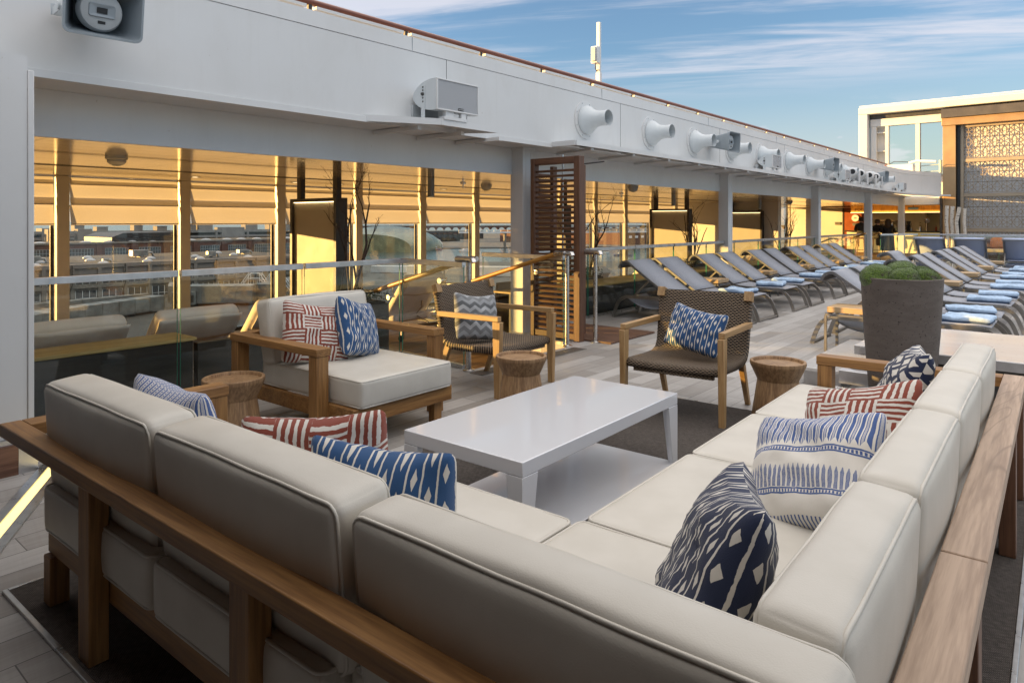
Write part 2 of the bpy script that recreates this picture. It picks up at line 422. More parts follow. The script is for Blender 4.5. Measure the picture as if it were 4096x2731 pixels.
def embro(m, u, v, w):
    ln = ((u * 34.0).fr() - 0.5).ab().lt(0.36); lo = ((u * 34.0).fr() - 0.5).ab().lt(0.20)
    zig = (((u * 17.0).fr() - 0.5).ab() * 0.14 + 0.60); od = (u * 34.0).par()
    t1 = v.gt(zig) * ln * (1.0 - od * lo * ((v * 110.0).fr().gt(0.45)))
    bd = (v - 0.585).ab().lt(0.007).mx((v - 0.540).ab().lt(0.007)).mx(((v - 0.562).ab().lt(0.013)) * ((u * 42.0).fr().gt(0.40)))
    lf = ((u * 26.0).fr() - 0.5).ab(); hgt = (v - 0.24)
    leaf = v.gt(0.25) * v.lt(0.42) * lf.lt(0.30) * ((v * 120.0).fr().gt(0.25)).mx(lf.gt(0.22)) * lf.lt((0.43 - v) * 6.0)
    b2 = (v - 0.24).ab().lt(0.006).mx((v - 0.205).ab().lt(0.006)).mx((v - 0.222).ab().lt(0.01) * ((u * 42.0).fr().gt(0.5)))
    bot = v.lt(0.06) * lo
    return m.mix(t1.mx(bd).mx(leaf).mx(b2).mx(bot), (0.68, 0.65, 0.60), (0.055, 0.105, 0.28))
cloth('cloth_embroidered', embro)
def chev(m, u, v, w):
    z = (((u * 4.0).fr() - 0.5).ab() * 0.20 + v + w * 0.006) * 11.0
    k = (z.fl() * 0.25).fr() * 4.0
    c = m.mix(k.gt(0.5), (0.10, 0.105, 0.11), (0.25, 0.26, 0.27)); c = m.mix(k.gt(1.5), c, (0.16, 0.165, 0.17)); c = m.mix(k.gt(2.5), c, (0.34, 0.35, 0.36))
    return c
cloth('cloth_chevron_grey', chev)

# ------------------------------------------------------------------ mesh and object helpers
def M(n): return MATS[n]
class MB:
    def __init__(s): s.v = []; s.f = []; s.u = {}; s.mi = []
    def add(s, vs, fs, mi=0, uv=None):
        k = len(s.v); s.v += [tuple(p) for p in vs]
        for f in fs: s.f.append(tuple(i + k for i in f)); s.mi.append(mi)
        if uv:
            for i, q in enumerate(uv): s.u[k + i] = q
        return s
    def hexa(s, p, mi=0):                                       # 8 points: bottom ring 0-3, top ring 4-7
        return s.add(p, [(3, 2, 1, 0), (4, 5, 6, 7), (0, 1, 5, 4), (1, 2, 6, 5), (2, 3, 7, 6), (3, 0, 4, 7)], mi)
    def box(s, x0, x1, y0, y1, z0, z1, mi=0):
        if x0 > x1: x0, x1 = x1, x0
        if y0 > y1: y0, y1 = y1, y0
        if z0 > z1: z0, z1 = z1, z0
        return s.hexa([(x0, y0, z0), (x1, y0, z0), (x1, y1, z0), (x0, y1, z0), (x0, y0, z1), (x1, y0, z1), (x1, y1, z1), (x0, y1, z1)], mi)
    def bar(s, a, b, w, h, up=(0, 0, 1), mi=0, w2=None, h2=None):
        a, b = Vector(a), Vector(b); d = (b - a).normalized(); u = Vector(up)
        if abs(d.dot(u)) > 0.98: u = Vector((0, 1, 0))
        x = d.cross(u).normalized(); z = x.cross(d).normalized()
        w2 = w if w2 is None else w2; h2 = h if h2 is None else h2
        P = []
        for c, ww, hh in ((a, w, h), (b, w2, h2)):
            P += [c - x * ww / 2 - z * hh / 2, c + x * ww / 2 - z * hh / 2, c + x * ww / 2 + z * hh / 2, c - x * ww / 2 + z * hh / 2]
        return s.add(P, [(0, 1, 2, 3), (7, 6, 5, 4), (4, 5, 1, 0), (5, 6, 2, 1), (6, 7, 3, 2), (7, 4, 0, 3)], mi)
    def tube(s, pts, r, n=10, mi=0, closed=False, r2=None):
        pts = [Vector(p) for p in pts]; N = len(pts); rings = []
        prev = None
        for i, p in enumerate(pts):
            if closed: d = pts[(i + 1) % N] - pts[i - 1]
            else: d = pts[min(i + 1, N - 1)] - pts[max(i - 1, 0)]
            d.normalize()
            if prev is None:
                a = Vector((0, 0, 1)) if abs(d.z) < 0.9 else Vector((1, 0, 0)); x = d.cross(a).normalized()
            else:
                x = (prev - d * prev.dot(d)).normalized()
            prev = x; y = d.cross(x)
            rr = r if r2 is None else r + (r2 - r) * i / max(1, N - 1)
            if isinstance(r, (list, tuple)): rr = r[i]
            rings.append([p + (x * math.cos(2 * math.pi * k / n) + y * math.sin(2 * math.pi * k / n)) * rr for k in range(n)])
        V = [q for g in rings for q in g]; F = []
        for i in range(N if closed else N - 1):
            j = (i + 1) % N
            for k in range(n): F.append((i * n + k, i * n + (k + 1) % n, j * n + (k + 1) % n, j * n + k))
        if not closed: F.append(tuple(range(n - 1, -1, -1))); F.append(tuple((N - 1) * n + k for k in range(n)))
        return s.add(V, F, mi)
    def lathe(s, prof, n=32, mat=None, mi=0):                   # prof: (r, z); closed at r = 0
        mat = mat or Matrix(); V = []; F = []; idx = []
        for r, z in prof:
            if r < 1e-6: idx.append([len(V)]); V.append(mat @ Vector((0, 0, z)))
            else:
                idx.append(list(range(len(V), len(V) + n)))
                V += [mat @ Vector((r * math.cos(2 * math.pi * k / n), r * math.sin(2 * math.pi * k / n), z)) for k in range(n)]
        for a, b in zip(idx, idx[1:]):
            for k in range(n):
                if len(a) == 1 and len(b) == 1: continue
                if len(a) == 1: F.append((a[0], b[(k + 1) % n], b[k]))
                elif len(b) == 1: F.append((a[k], a[(k + 1) % n], b[0]))
                else: F.append((a[k], a[(k + 1) % n], b[(k + 1) % n], b[k]))
        return s.add(V, F, mi)
    def prism(s, poly, z0, z1, mi=0, mat=None):                 # poly counter-clockwise in xy
        n = len(poly); mat = mat or Matrix()
        V = [mat @ Vector((x, y, z0)) for x, y in poly] + [mat @ Vector((x, y, z1)) for x, y in poly]
        F = [tuple(range(n - 1, -1, -1)), tuple(range(n, 2 * n))] + [(i, (i + 1) % n, n + (i + 1) % n, n + i) for i in range(n)]
        return s.add(V, F, mi)
    def grid(s, fn, nu, nv, mi=0, uvf=None, flip=False):
        V = []; U = []
        for j in range(nv + 1):
            for i in range(nu + 1):
                a, b = i / nu, j / nv; V.append(fn(a, b)); U.append(uvf(a, b) if uvf else (a, b))
        w = nu + 1
        F = [(j * w + i, j * w + i + 1, (j + 1) * w + i + 1, (j + 1) * w + i) for j in range(nv) for i in range(nu)]
        if flip: F = [f[::-1] for f in F]
        return s.add(V, F, mi, U)
    def loft(s, rings, mi=0, caps=(True, True)):
        n = len(rings[0]); V = [q for g in rings for q in g]; F = []
        for i in range(len(rings) - 1):
            for k in range(n): F.append((i * n + k, i * n + (k + 1) % n, (i + 1) * n + (k + 1) % n, (i + 1) * n + k))
        if caps[0]: F.append(tuple(range(n - 1, -1, -1)))
        if caps[1]: F.append(tuple((len(rings) - 1) * n + k for k in range(n)))
        return s.add(V, F, mi)
    def cushion(s, c, size, r, bulge=0.0, n=12, seed=0, axis=None):
        h = Vector(size) / 2; inn = [max(1e-4, h[i] - r) for i in range(3)]; c = Vector(c)
        key = {}; V = []; F = []
        ts = [math.sin(math.pi / 2 * (-1 + 2 * i / n)) for i in range(n + 1)]
        def vert(p):
            k = tuple(round(x, 5) for x in p)
            if k in key: return key[k]
            P = Vector((p[0] * h[0], p[1] * h[1], p[2] * h[2]))
            q = Vector([max(-inn[i], min(inn[i], P[i])) for i in range(3)]); d = P - q
            pos = q + (d.normalized() * r if d.length > 1e-9 else d)
            for a in range(3):
                if abs(p[a]) > 0.999 and (axis is None or a in axis):
                    b, e = [i for i in range(3) if i != a]
                    pos[a] += math.copysign(bulge * math.cos(math.pi / 2 * p[b]) ** 0.7 * math.cos(math.pi / 2 * p[e]) ** 0.7, p[a])
            w = mnoise.noise(pos * 4.0 + Vector((seed * 3.1, seed, 0))) * 0.0045
            pos += Vector((w, w * 0.6, w))
            key[k] = len(V); V.append(c + pos); return key[k]
        for a in range(3):
            b, e = (a + 1) % 3, (a + 2) % 3
            for sg in (-1, 1):
                for i in range(n):
                    for j in range(n):
                        f = []
                        for di, dj in ((0, 0), (1, 0), (1, 1), (0, 1)):
                            p = [0, 0, 0]; p[a] = sg; p[b] = ts[i + di]; p[e] = ts[j + dj]; f.append(vert(p))
                        F.append(tuple(f if sg > 0 else f[::-1]))
        return s.add(V, F)
    def xf(s, mat, start=0):
        for i in range(start, len(s.v)): s.v[i] = tuple(mat @ Vector(s.v[i]))
        return s
    def build(s, name, mats, parent=None, world=False, bevel=0.0, smooth=None, seg=2, solid=None, sub=0, label=None):
        me = bpy.data.meshes.new(name)
        off = parent.location if (parent is not None and world) else Vector((0, 0, 0))
        me.from_pydata([(a - off[0], b - off[1], c - off[2]) for a, b, c in s.v], [], s.f)
        if not isinstance(mats, (list, tuple)): mats = [mats]
        for m in mats: me.materials.append(MATS[m])
        if len(mats) > 1: me.polygons.foreach_set('material_index', s.mi)
        if s.u:
            ul = me.uv_layers.new(name='UVMap')
            for lp in me.loops: ul.data[lp.index].uv = s.u.get(lp.vertex_index, (0, 0))
        me.update()
        if smooth is not None:
            me.shade_smooth()
            if smooth < 170: me.set_sharp_from_angle(angle=R(smooth))
        o = bpy.data.objects.new(name, me); COL.objects.link(o)
        if parent is not None: o.parent = parent
        if bevel:
            b = o.modifiers.new('bevel', 'BEVEL'); b.width = bevel; b.segments = seg; b.limit_method = 'ANGLE'; b.angle_limit = R(40)
            if smooth is None: me.shade_smooth(); me.set_sharp_from_angle(angle=R(40)); b.harden_normals = False
        if solid:
            b = o.modifiers.new('solid', 'SOLIDIFY'); b.thickness = solid; b.offset = -1
        if sub:
            b = o.modifiers.new('sub', 'SUBSURF'); b.levels = sub; b.render_levels = sub
        if label: o['label'] = label
        return o

def thing(name, label, cat, loc=(0, 0, 0), rot=0.0, group=None):
    o = bpy.data.objects.new(name, None); COL.objects.link(o); o.empty_display_size = 0.2
    o.location = loc; o.rotation_euler = (0, 0, rot); o['label'] = label; o['category'] = cat
    if group: o['group'] = group
    return o
def tag(o, label, cat, group=None):
    o['label'] = label; o['category'] = cat
    if group: o['group'] = group
    return o
def struct(o, kind='structure'): o['kind'] = kind; return o
def copy_tree(o, label=None, loc=None, rot=None, parent=None):
    c = o.copy(); COL.objects.link(c)
    if parent is not None: c.parent = parent
    if label: c['label'] = label
    if loc is not None: c.location = loc
    if rot is not None: c.rotation_euler = (0, 0, rot)
    for ch in list(o.children): copy_tree(ch, parent=c)
    return c
def arc(c, r, a0, a1, n, plane='xz'):
    P = []
    for i in range(n + 1):
        a = R(a0 + (a1 - a0) * i / n); p, q = c[0] + r * math.cos(a), c[1] + r * math.sin(a)
        P.append((p, q))
    return P
def rrect(w, h, r, n=4):                                       # rounded rectangle, counter-clockwise
    P = []
    for cx, cy, a0 in ((w / 2 - r, h / 2 - r, 0), (-w / 2 + r, h / 2 - r, 90), (-w / 2 + r, -h / 2 + r, 180), (w / 2 - r, -h / 2 + r, 270)):
        P += arc((cx, cy), r, a0, a0 + 90, n)
    return P
def text_mesh(s, size, name, mat, parent, M4, depth=0.002):
    cu = bpy.data.curves.new(name, 'FONT'); cu.body = s; cu.size = size; cu.extrude = depth; cu.align_x = 'CENTER'; cu.align_y = 'CENTER'
    t = bpy.data.objects.new(name, cu); COL.objects.link(t)
    dg = bpy.context.evaluated_depsgraph_get(); me = bpy.data.meshes.new_from_object(t.evaluated_get(dg))
    bpy.data.objects.remove(t); bpy.data.curves.remove(cu)
    me.materials.clear(); me.materials.append(MATS[mat]); me.transform(M4)
    o = bpy.data.objects.new(name, me); COL.objects.link(o)
    if parent is not None: o.parent = parent
    return o
DF = R(1.48)                                                    # the lounge furniture stands turned a little to the ship
def F(x, y, z=0.0):
    return (x * math.cos(DF) - y * math.sin(DF), x * math.sin(DF) + y * math.cos(DF), z)
# ================================================================== THE SHIP: decks, walls, ceiling, windows
LOW = -0.45                                                     # promenade floor, three steps below the deck
d = MB()
d.box(-4.5, 9, -6, 30.4, -0.4, 0); d.box(-5.65, -4.5, -6, 4.74, -0.4, 0); d.box(-5.65, -4.5, 6.34, 30.4, -0.4, 0)
struct(d.build('deck', 'deck_tile'))
d = MB(); d.box(-11.3, -5.65, -12, 27.0, LOW - 0.2, LOW); d.box(-5.65, -4.5, 4.74, 6.34, LOW - 0.2, LOW)
struct(d.build('promenade_floor', 'promenade_wood'))
d = MB(); d.box(-11.3, -4.3, 30.4, 36, -0.4, 0); d.box(-11.3, -5.65, 27.0, 30.4, -0.4, 0)
struct(d.build('bar_floor', 'promenade_wood'))
d = MB(); d.box(-11.3, -5.72, -12, 36, 2.06, 2.40)
struct(d.build('ceiling', 'ceiling_panel'))
st = MB()
for k in range(3): st.box(-4.52 - 0.36 * (k + 1), -4.52 - 0.36 * k, 4.76, 6.32, LOW, -0.112 * (k + 1))
st.box(-4.53, -4.47, 4.76, 6.32, LOW, -0.004)
tag(st.build('steps', 'promenade_wood', bevel=0.008), 'short flight of wooden steps leading down between the two steel posts', 'steps')

PATH = [(-5.2, -12), (-5.2, 24.5), (-5.19, 26), (-5.11, 27.4), (-4.94, 28.7), (-4.68, 29.7), (-4.3, 30.5)]
def sweep(mb, path, prof, mi=0):
    rings = []
    for i, p in enumerate(path):
        a = Vector(path[max(i - 1, 0)]); b = Vector(path[min(i + 1, len(path) - 1)]); t = (b - a).normalized()
        n = Vector((t.y, -t.x))
        rings.append([Vector((p[0] + n.x * o, p[1] + n.y * o, z)) for o, z in prof])
    return mb.loft([g[::-1] for g in rings], mi)
fw = thing('fascia_wall', 'long white upper wall over the promenade, curving in at its far end', 'wall', (-5.2, 0, 2.38))
m = MB(); sweep(m, PATH, [(0, 2.38), (0, 3.125), (-0.05, 3.125), (-0.05, 2.38)]); m.build('wall_panel', 'white_paint', fw, True, smooth=30)
m = MB(); sweep(m, PATH, [(0.004, 3.130), (0.0, 3.27), (-0.10, 3.27), (-0.10, 3.130)]); m.build('top_strip', 'white_paint', fw, True, smooth=30)
m = MB(); sweep(m, [(-5.2, -12), (-5.2, 6.94)], [(0, 2.352), (0.012, 2.352), (0.012, 2.405), (0.003, 2.408), (0.003, 2.378), (0, 2.378)]); m.build('drip_edge', 'white_paint', fw, True)
m = MB(); m.box(-5.70, -5.2, -12, 30.4, 2.362, 2.377); m.build('soffit', 'white_paint', fw, True)
for y in (5.08, 8.6, 12.1, 15.6, 19.1, 22.6):
    m = MB(); m.box(-5.2005, -5.1985, y - 0.003, y + 0.003, 2.42, 3.125); m.build('panel_joint', 'dark_steel', fw, True)
for y in (4.6, 8.1, 11.6, 15.1, 18.6):
    m = MB(); m.box(-5.2, -5.194, y - 0.002, y + 0.002, 3.132, 3.268); m.build('panel_joint', 'horn_grey', fw, True)
rp = [( -5.25, y) for y in (-12, 24.5)] + [(-5.24, 26), (-5.35, 26.4), (-9, 26.6)]
hr = thing('upper_rail', 'brown handrail running along the top of the white upper wall', 'railing', (-5.25, 0, 3.27))
m = MB(); m.tube([(x, y, 3.352) for x, y in rp], 0.030, 10); m.build('handrail', 'rail_brown', hr, True, smooth=60)
for k in range(26):
    y = -3.2 + 1.108 * k
    m = MB(); m.box(-5.285, -5.215, y + 0.05, y + 1.058, 3.292, 3.318); m.build('flat_bar', 'white_paint', hr, True)
    m = MB(); m.box(-5.265, -5.235, y - 0.018, y + 0.018, 3.27, 3.335); m.build('stanchion', 'dark_frame', hr, True)

bt = thing('header_beam', 'white beam set back under the upper wall, over the promenade opening', 'beam', (-5.7, 0, 2.02))
COLY = [6.73, 13.22, 19.2, 24.9, 30.2]
ys = [-12] + [y for c in COLY for y in (c, c + 0.21)]
for a, b in zip(ys[0::2], ys[1::2]):
    m = MB(); m.box(-5.72, -5.68, a, b - 0.003, 2.02, 2.36); m.build('beam_panel', 'white_paint', bt, True)
CN = ['first', 'second', 'third', 'fourth', 'fifth']
CW = ['white column standing beside the dark louvred screen', 'white column behind the first grey loungers, second from the louvred screen',
      'white column at the far end of the lounger row, third from the louvred screen', 'white column in front of the people at the bar',
      'white column right of the woman at the bar']
for y, l in zip(COLY, CW):
    c = thing('column', l, 'column', (-5.605, y + 0.105, 0), group='white columns along the promenade')
    m = MB(); m.box(-5.71, -5.5, y, y + 0.21, 0 if y > 27 else LOW, 2.36); m.build('shaft', 'white_paint', c, True, bevel=0.006)
    m = MB(); m.box(-5.715, -5.495, y + 0.055, y + 0.062, 0.004, 2.35); m.box(-5.715, -5.495, y + 0.15, y + 0.155, 0.004, 2.35); m.box(-5.73, -5.48, y - 0.02, y + 0.23, 2.335, 2.361)
    m.build('cover_strip', 'white_paint', c, True)

# shelves that carry loudspeakers
s1 = thing('speaker_shelf', 'short slanted white shelf under the large white loudspeaker', 'shelf', (-5.0, 5, 2.38))
m = MB(); m.prism([(-5.62, 3.25), (-4.84, 4.66), (-4.83, 5.47), (-5.21, 5.20), (-5.62, 4.9)], 2.405, 2.418); m.build('plate', 'white_paint', s1, True)
m = MB()
for a, b in (((-5.62, 3.25), (-4.84, 4.66)), ((-4.84, 4.66), (-4.83, 5.47)), ((-4.83, 5.47), (-5.21, 5.21))): m.bar((a[0], a[1], 2.392), (b[0], b[1], 2.392), 0.012, 0.062)
m.build('edge_flange', 'white_paint', s1, True)
for y in (4.5, 5.1, 5.7): MB().bar((-5.66, y, 2.335), (-5.0, y + 0.02, 2.335), 0.05, 0.04).build('bracket', 'white_paint', s1, True)
s2 = thing('equipment_shelf', 'long white shelf under the round white vents, on ribbed brackets', 'shelf', (-5.0, 7, 2.38))
P2 = [(-5.2, 6.95)] + PATH[1:]
m = MB(); sweep(m, P2, [(0.012, 2.404), (0.36, 2.404), (0.36, 2.416), (0.012, 2.416)]); m.build('plate', 'white_paint', s2, True)
m = MB(); sweep(m, P2, [(0.361, 2.36), (0.375, 2.36), (0.375, 2.422), (0.361, 2.422)]); m.box(-5.19, -4.838, 6.93, 6.945, 2.36, 2.422); m.build('edge_flange', 'white_paint', s2, True)
for k in range(18):
    y = 7.35 + 1.05 * k
    m = MB(); m.bar((-5.60, y + 0.25, 2.345), (-4.86, y, 2.345), 0.045, 0.03); m.build('bracket', 'white_paint', s2, True)
    m = MB(); m.bar((-5.02, y + 0.1, 2.392), (-5.02, y + 0.95, 2.392), 0.22, 0.008); m.build('mesh_panel', 'horn_grey', s2, True)

# white block wall that closes the left of the view, with its wooden plinth
wl = thing('block_wall', 'tall plain white wall block standing at the left edge on a wooden plinth', 'wall', (-4.9, 0, 0))
m = MB(); m.box(-5.15, -4.62, -6, 1.19, 0.2, 2.36); m.build('wall', 'white_paint', wl, True)
m = MB(); m.box(-5.15, -4.612, 1.191, 1.222, 0.2, 2.28); m.build('corner_trim', 'white_paint', wl, True, bevel=0.004)
m = MB(); m.box(-5.15, -4.60, -6, 1.21, 0.17, 0.198); m.build('base_trim', 'rail_steel', wl, True)
m = MB(); m.box(-5.15, -4.585, -6, 1.14, 0, 0.168); m.build('plinth', 'plinth_wood', wl, True)
m = MB(); m.box(-5.15, -4.59, 1.142, 1.235, 0, 0.166); m.build('plinth_end', 'rail_steel', wl, True)
kb = thing('kiosk_base', 'rounded wooden base with a steel top at the far left edge', 'base', (-4.0, 0.45, 0))
m = MB(); m.lathe([(0.0, 0.0), (0.42, 0.0), (0.42, 0.27), (0, 0.27)], 40, Matrix.Translation((-4.07, 0.42, 0))); m.build('drum', 'plinth_wood', kb, True, smooth=40)
m = MB(); m.lathe([(0.0, 0.272), (0.45, 0.272), (0.45, 0.31), (0, 0.31)], 40, Matrix.Translation((-4.07, 0.42, 0))); m.build('steel_top', 'rail_steel', kb, True, smooth=40)
ls = thing('floor_light', 'glowing yellow light strip let into the deck at the left', 'floor light', (-4.1, 1.05, 0))
a, b = Vector((-3.55, 0.735, 0)), Vector((-4.62, 1.34, 0)); dr = (b - a).normalized(); nn = Vector((dr.y, -dr.x, 0))
m = MB(); m.bar(a + nn * 0.05 + Vector((0, 0, 0.006)), b + nn * 0.05 + Vector((0, 0, 0.006)), 0.045, 0.012); m.bar(a - nn * 0.05 + Vector((0, 0, 0.006)), b - nn * 0.05 + Vector((0, 0, 0.006)), 0.045, 0.012); m.build('steel_channel', 'rug_trim', ls, True)
m = MB(); m.bar(a + Vector((0, 0, 0.004)), b + Vector((0, 0, 0.004)), 0.052, 0.006); m.build('light_strip', 'led', ls, True)
# unseen roof and walls round the camera, added to darken the near sofa
struct(MB().box(-4.6, 3.6, -6, 0.50, 2.42, 2.6).build('unseen_shade_roof', 'plinth_wood'))
struct(MB().box(-4.6, 3.6, -6, -5.8, 0, 2.46).box(3.4, 3.6, -5.79, 0.2, 0, 2.46).build('unseen_shade_wall', 'plinth_wood'))

# outer window wall of the promenade
MY = [3.26 + 1.7 * k for k in range(-8, 20)]
ww = thing('window_wall', 'tall outer windows of the promenade between cream mullions', 'windows', (-11.1, 0, LOW))
for i, y in enumerate(MY):
    m = MB(); m.box(-11.15, -11.0, y - 0.078, y + 0.078, LOW, 2.058); m.build('mullion', 'mullion', ww, True, bevel=0.004)
    if i + 1 < len(MY):
        m = MB(); m.box(-11.19, -11.182, y + 0.0, y + 1.7, LOW + 0.08, 2.05); m.build('pane', 'window_glass', ww, True)
        m = MB(); m.box(-11.18, -11.155, y + 1.585, y + 1.621, LOW + 0.06, 2.05); m.box(-11.2, -11.155, y + 0.079, y + 1.621, LOW, LOW + 0.06); m.build('gasket', 'black', ww, True)
m = MB(); m.box(-11.3, -11.2, -12, 36, LOW - 0.4, LOW + 0.03); m.build('sill', 'mullion', ww, True)
BN = ['first', 'second', 'third', 'fourth', 'fifth', 'sixth', 'seventh', 'eighth', 'ninth', 'tenth', 'eleventh', 'twelfth', 'thirteenth', 'fourteenth', 'fifteenth', 'sixteenth', 'seventeenth', 'eighteenth']
for i, y in enumerate(MY[:-1]):
    if y < -3 or y > 31: continue
    def bl(u, v, y=y):
        prof = [(0.0, 2.055), (0.035, 1.945), (0.005, 1.935), (0.012, 1.92), (0.075, 1.655), (0.012, 1.645), (0.02, 1.63), (0.085, 1.375), (0.06, 1.362)]
        k = v * (len(prof) - 1); j = min(int(k), len(prof) - 2); f = k - j
        px = prof[j][0] + (prof[j + 1][0] - prof[j][0]) * f; pz = prof[j][1] + (prof[j + 1][1] - prof[j][1]) * f
        w = mnoise.noise(Vector((u * 3.0 + y, v * 2.0, y))) * 0.012 * math.sin(math.pi * v)
        return (-11.09 + px + w, y + 0.098 + u * 1.50, pz)
    k = i - 6
    lb = 'cream roman blind in the %s window bay from the white block wall' % BN[k - 1] if k >= 1 else 'cream roman blind behind the white block wall, out of plain view'
    b = thing('roman_blind', lb, 'blind', (-11.05, y + 0.85, 2.05), group='roman blinds along the promenade windows')
    m = MB(); m.grid(bl, 24, 8)
    for z0, z1, xa, xb in ((2.0, 1.945, -11.075, -11.062), (1.755, 1.655, -11.065, -11.035)):
        m.grid(lambda u, v: (xa + (xb - xa) * v - 0.006, y + 0.10 + u * 1.496, z0 + (z1 - z0) * v), 8, 1)
    m.build('fabric', 'blind_fabric', b, True, smooth=25)
    m = MB()
    for zz, xx in ((1.94, -11.046), (1.65, -11.008), (1.370, -11.0)): m.box(xx - 0.016, xx - 0.004, y + 0.1, y + 1.596, zz, zz + 0.016)
    m.build('batten', 'cream_paint', b, True)

# ceiling fittings
struct(MB().box(-9.02, -9.0, -12, 30.3, 2.052, 2.057).box(-8.97, -8.955, -12, 30.3, 2.052, 2.057).box(-7.3, -7.29, -12, 30.3, 2.054, 2.057).build('ceiling_groove', 'dark_frame'))
li = 0
DL = [(-9.9, 4.6), (-10.0, 6.3), (-9.9, 7.1), (-9.9, 9.6), (-9.9, 11.8), (-9.9, 15.6), (-9.9, 17.7), (-9.9, 19.6), (-9.9, 22.0), (-9.0, 25.4), (-9.6, 25.6), (-9.8, 27.4)]
for i, (x, y) in enumerate(DL):
    t = thing('downlight', 'small lit round downlight in the promenade ceiling, number %s counted from the left' % BN[i], 'downlight', (x, y, 2.06), group='downlights in the promenade ceiling')
    T = Matrix.Translation((0, 0, 0))
    MB().lathe([(0.045, -0.004), (0.075, -0.006), (0.078, 0.0)], 20).build('rim', 'white_paint', t, smooth=40)
    MB().lathe([(0, -0.003), (0.045, -0.003)], 20).build('lamp', 'lamp', t)
for i, (x, y, w) in enumerate([(-7.6, 7.1, 'behind the hanging panel and branches'), (-7.6, 15.0, 'above the second pair of loungers'), (-7.6, 20.6, 'right of the second white column'), (-7.4, 25.6, 'right of the third white column')]):
    t = thing('pendant_light', 'grey cylinder lamp hanging from the promenade ceiling, ' + w, 'pendant lamp', (x, y, 2.06), group='cylinder lamps on the promenade ceiling')
    MB().lathe([(0.0, 0), (0.052, 0), (0.052, -0.27), (0.045, -0.275)], 20).build('shade', 'horn_grey', t, smooth=40)
    MB().lathe([(0, -0.268), (0.045, -0.268)], 16).build('bulb', 'lamp', t)
for i, (x, y, w) in enumerate([(-7.3, 2.62, 'at the left end of the ceiling'), (-8.2, 9.0, 'near the middle of the first opening'), (-6.5, 11.2, 'just right of the louvred screen'), (-7.4, 22.7, 'near the third hanging panel')]):
    t = thing('smoke_detector', 'round white detector on the promenade ceiling ' + w, 'detector', (x, y, 2.06), group='detectors on the ceiling')
    MB().lathe([(0, -0.085), (0.06, -0.085), (0.085, -0.06), (0.085, -0.035), (0.10, -0.03), (0.10, 0), (0, 0)], 24).build('housing', 'horn_driver', t, smooth=35)
    MB().lathe([(0, -0.099), (0.035, -0.097), (0.045, -0.086)], 16).build('sensor', 'horn_grey', t, smooth=35)
for i, (x, y, w) in enumerate([(-8.0, 8.2, 'left of the white column'), (-8.2, 13.6, 'above the first pair of loungers'), (-8.0, 18.8, 'left of the second column'), (-8.0, 24.2, 'near the third column')]):
    t = thing('sprinkler', 'small pointed sprinkler head under the ceiling ' + w, 'sprinkler', (x, y, 2.06), group='sprinklers on the ceiling')
    MB().lathe([(0.055, 0), (0.05, -0.02), (0.012, -0.025), (0.012, -0.07), (0.035, -0.075), (0.035, -0.08), (0.008, -0.085), (0, -0.11)], 14).build('head', 'shiny', t, smooth=40)

# hanging lit display panels
for k, w in ((0, 'the second white armrest and branches'), (1, 'the louvred screen slats'), (2, 'the first pair of loungers'), (3, 'the second white column')):
    y0 = (5.86, 11.5, 17.2, 22.6)[k]
    lab = ['hanging cream display panel in a dark frame behind the white armchair', 'hanging cream display panel glimpsed through the dark louvred screen',
           'hanging cream display panel in a dark frame behind the first lounger pairs', 'cream display panel in a dark frame right of the second white column'][k]
    t = thing('display_panel', lab, 'display panel', (-8.85, y0, LOW), group='display panels along the promenade')
    f = MB(); x0, x1, zt = -9.45, -8.26, 1.76
    f.box(x0, x0 + 0.055, y0, y0 + 0.2, LOW + 0.05, zt); f.box(x1 - 0.055, x1, y0, y0 + 0.2, LOW + 0.05, zt)
    f.box(x0 + 0.055, x1 - 0.055, y0, y0 + 0.2, zt - 0.05, zt); f.box(x0 + 0.055, x1 - 0.055, y0 + 0.06, y0 + 0.2, LOW + 0.05, zt - 0.05)
    f.build('frame', 'dark_frame', t, True)
    MB().box(x0 + 0.056, x1 - 0.056, y0 + 0.045, y0 + 0.058, LOW + 0.06, zt - 0.053).build('face', 'panel_face', t, True)
    MB().box(x0 + 0.07, x1 - 0.07, y0 + 0.022, y0 + 0.04, zt - 0.062, zt - 0.053).build('light_strip', 'lamp', t, True)
    for xp in (x0 + 0.1, x1 - 0.16):
        MB().box(xp, xp + 0.1, y0 + 0.06, y0 + 0.14, zt, 2.06).build('hanger', 'dark_frame', t, True)
struct(MB().box(-11.0, -7.8, 22.81, 23.1, LOW, 2.06).box(-11.1, -8.0, -1.35, -1.15, LOW, 2.06).build('partition_and_sun_block', 'cream_paint'))  # second box is an unseen wall, added to keep sun off the armchair

# bar at the far end
struct(MB().box(-11.3, -4.3, 34.4, 34.6, 0, 2.06).build('back_wall', 'cream_paint'))
struct(MB().box(-4.36, -4.28, 30.62, 34.4, 0, 2.4).build('side_wall', 'bronze_dark'))
struct(MB().box(-5.715, -4.37, 30.62, 34.4, 2.065, 2.35).build('bar_ceiling', 'white_paint'))
dr_ = thing('door', 'reddish brown wooden door beside the bar', 'door', (-8.25, 34.35, 0))
MB().box(-8.72, -7.78, 34.33, 34.39, 0, 2.03).build('leaf', 'red_door', dr_, True, bevel=0.004)
MB().box(-8.78, -8.725, 34.31, 34.39, 0, 2.058).build('door_frame', 'dark_frame', dr_, True)
MB().bar((-7.9, 34.30, 0.9), (-7.9, 34.30, 1.05), 0.02, 0.02).build('handle', 'shiny', dr_, True)
sg = thing('round_sign', 'round white disc sign on the brown door', 'sign', (-8.22, 34.3, 1.56))
RX = Matrix.Rotation(R(90), 4, 'X')
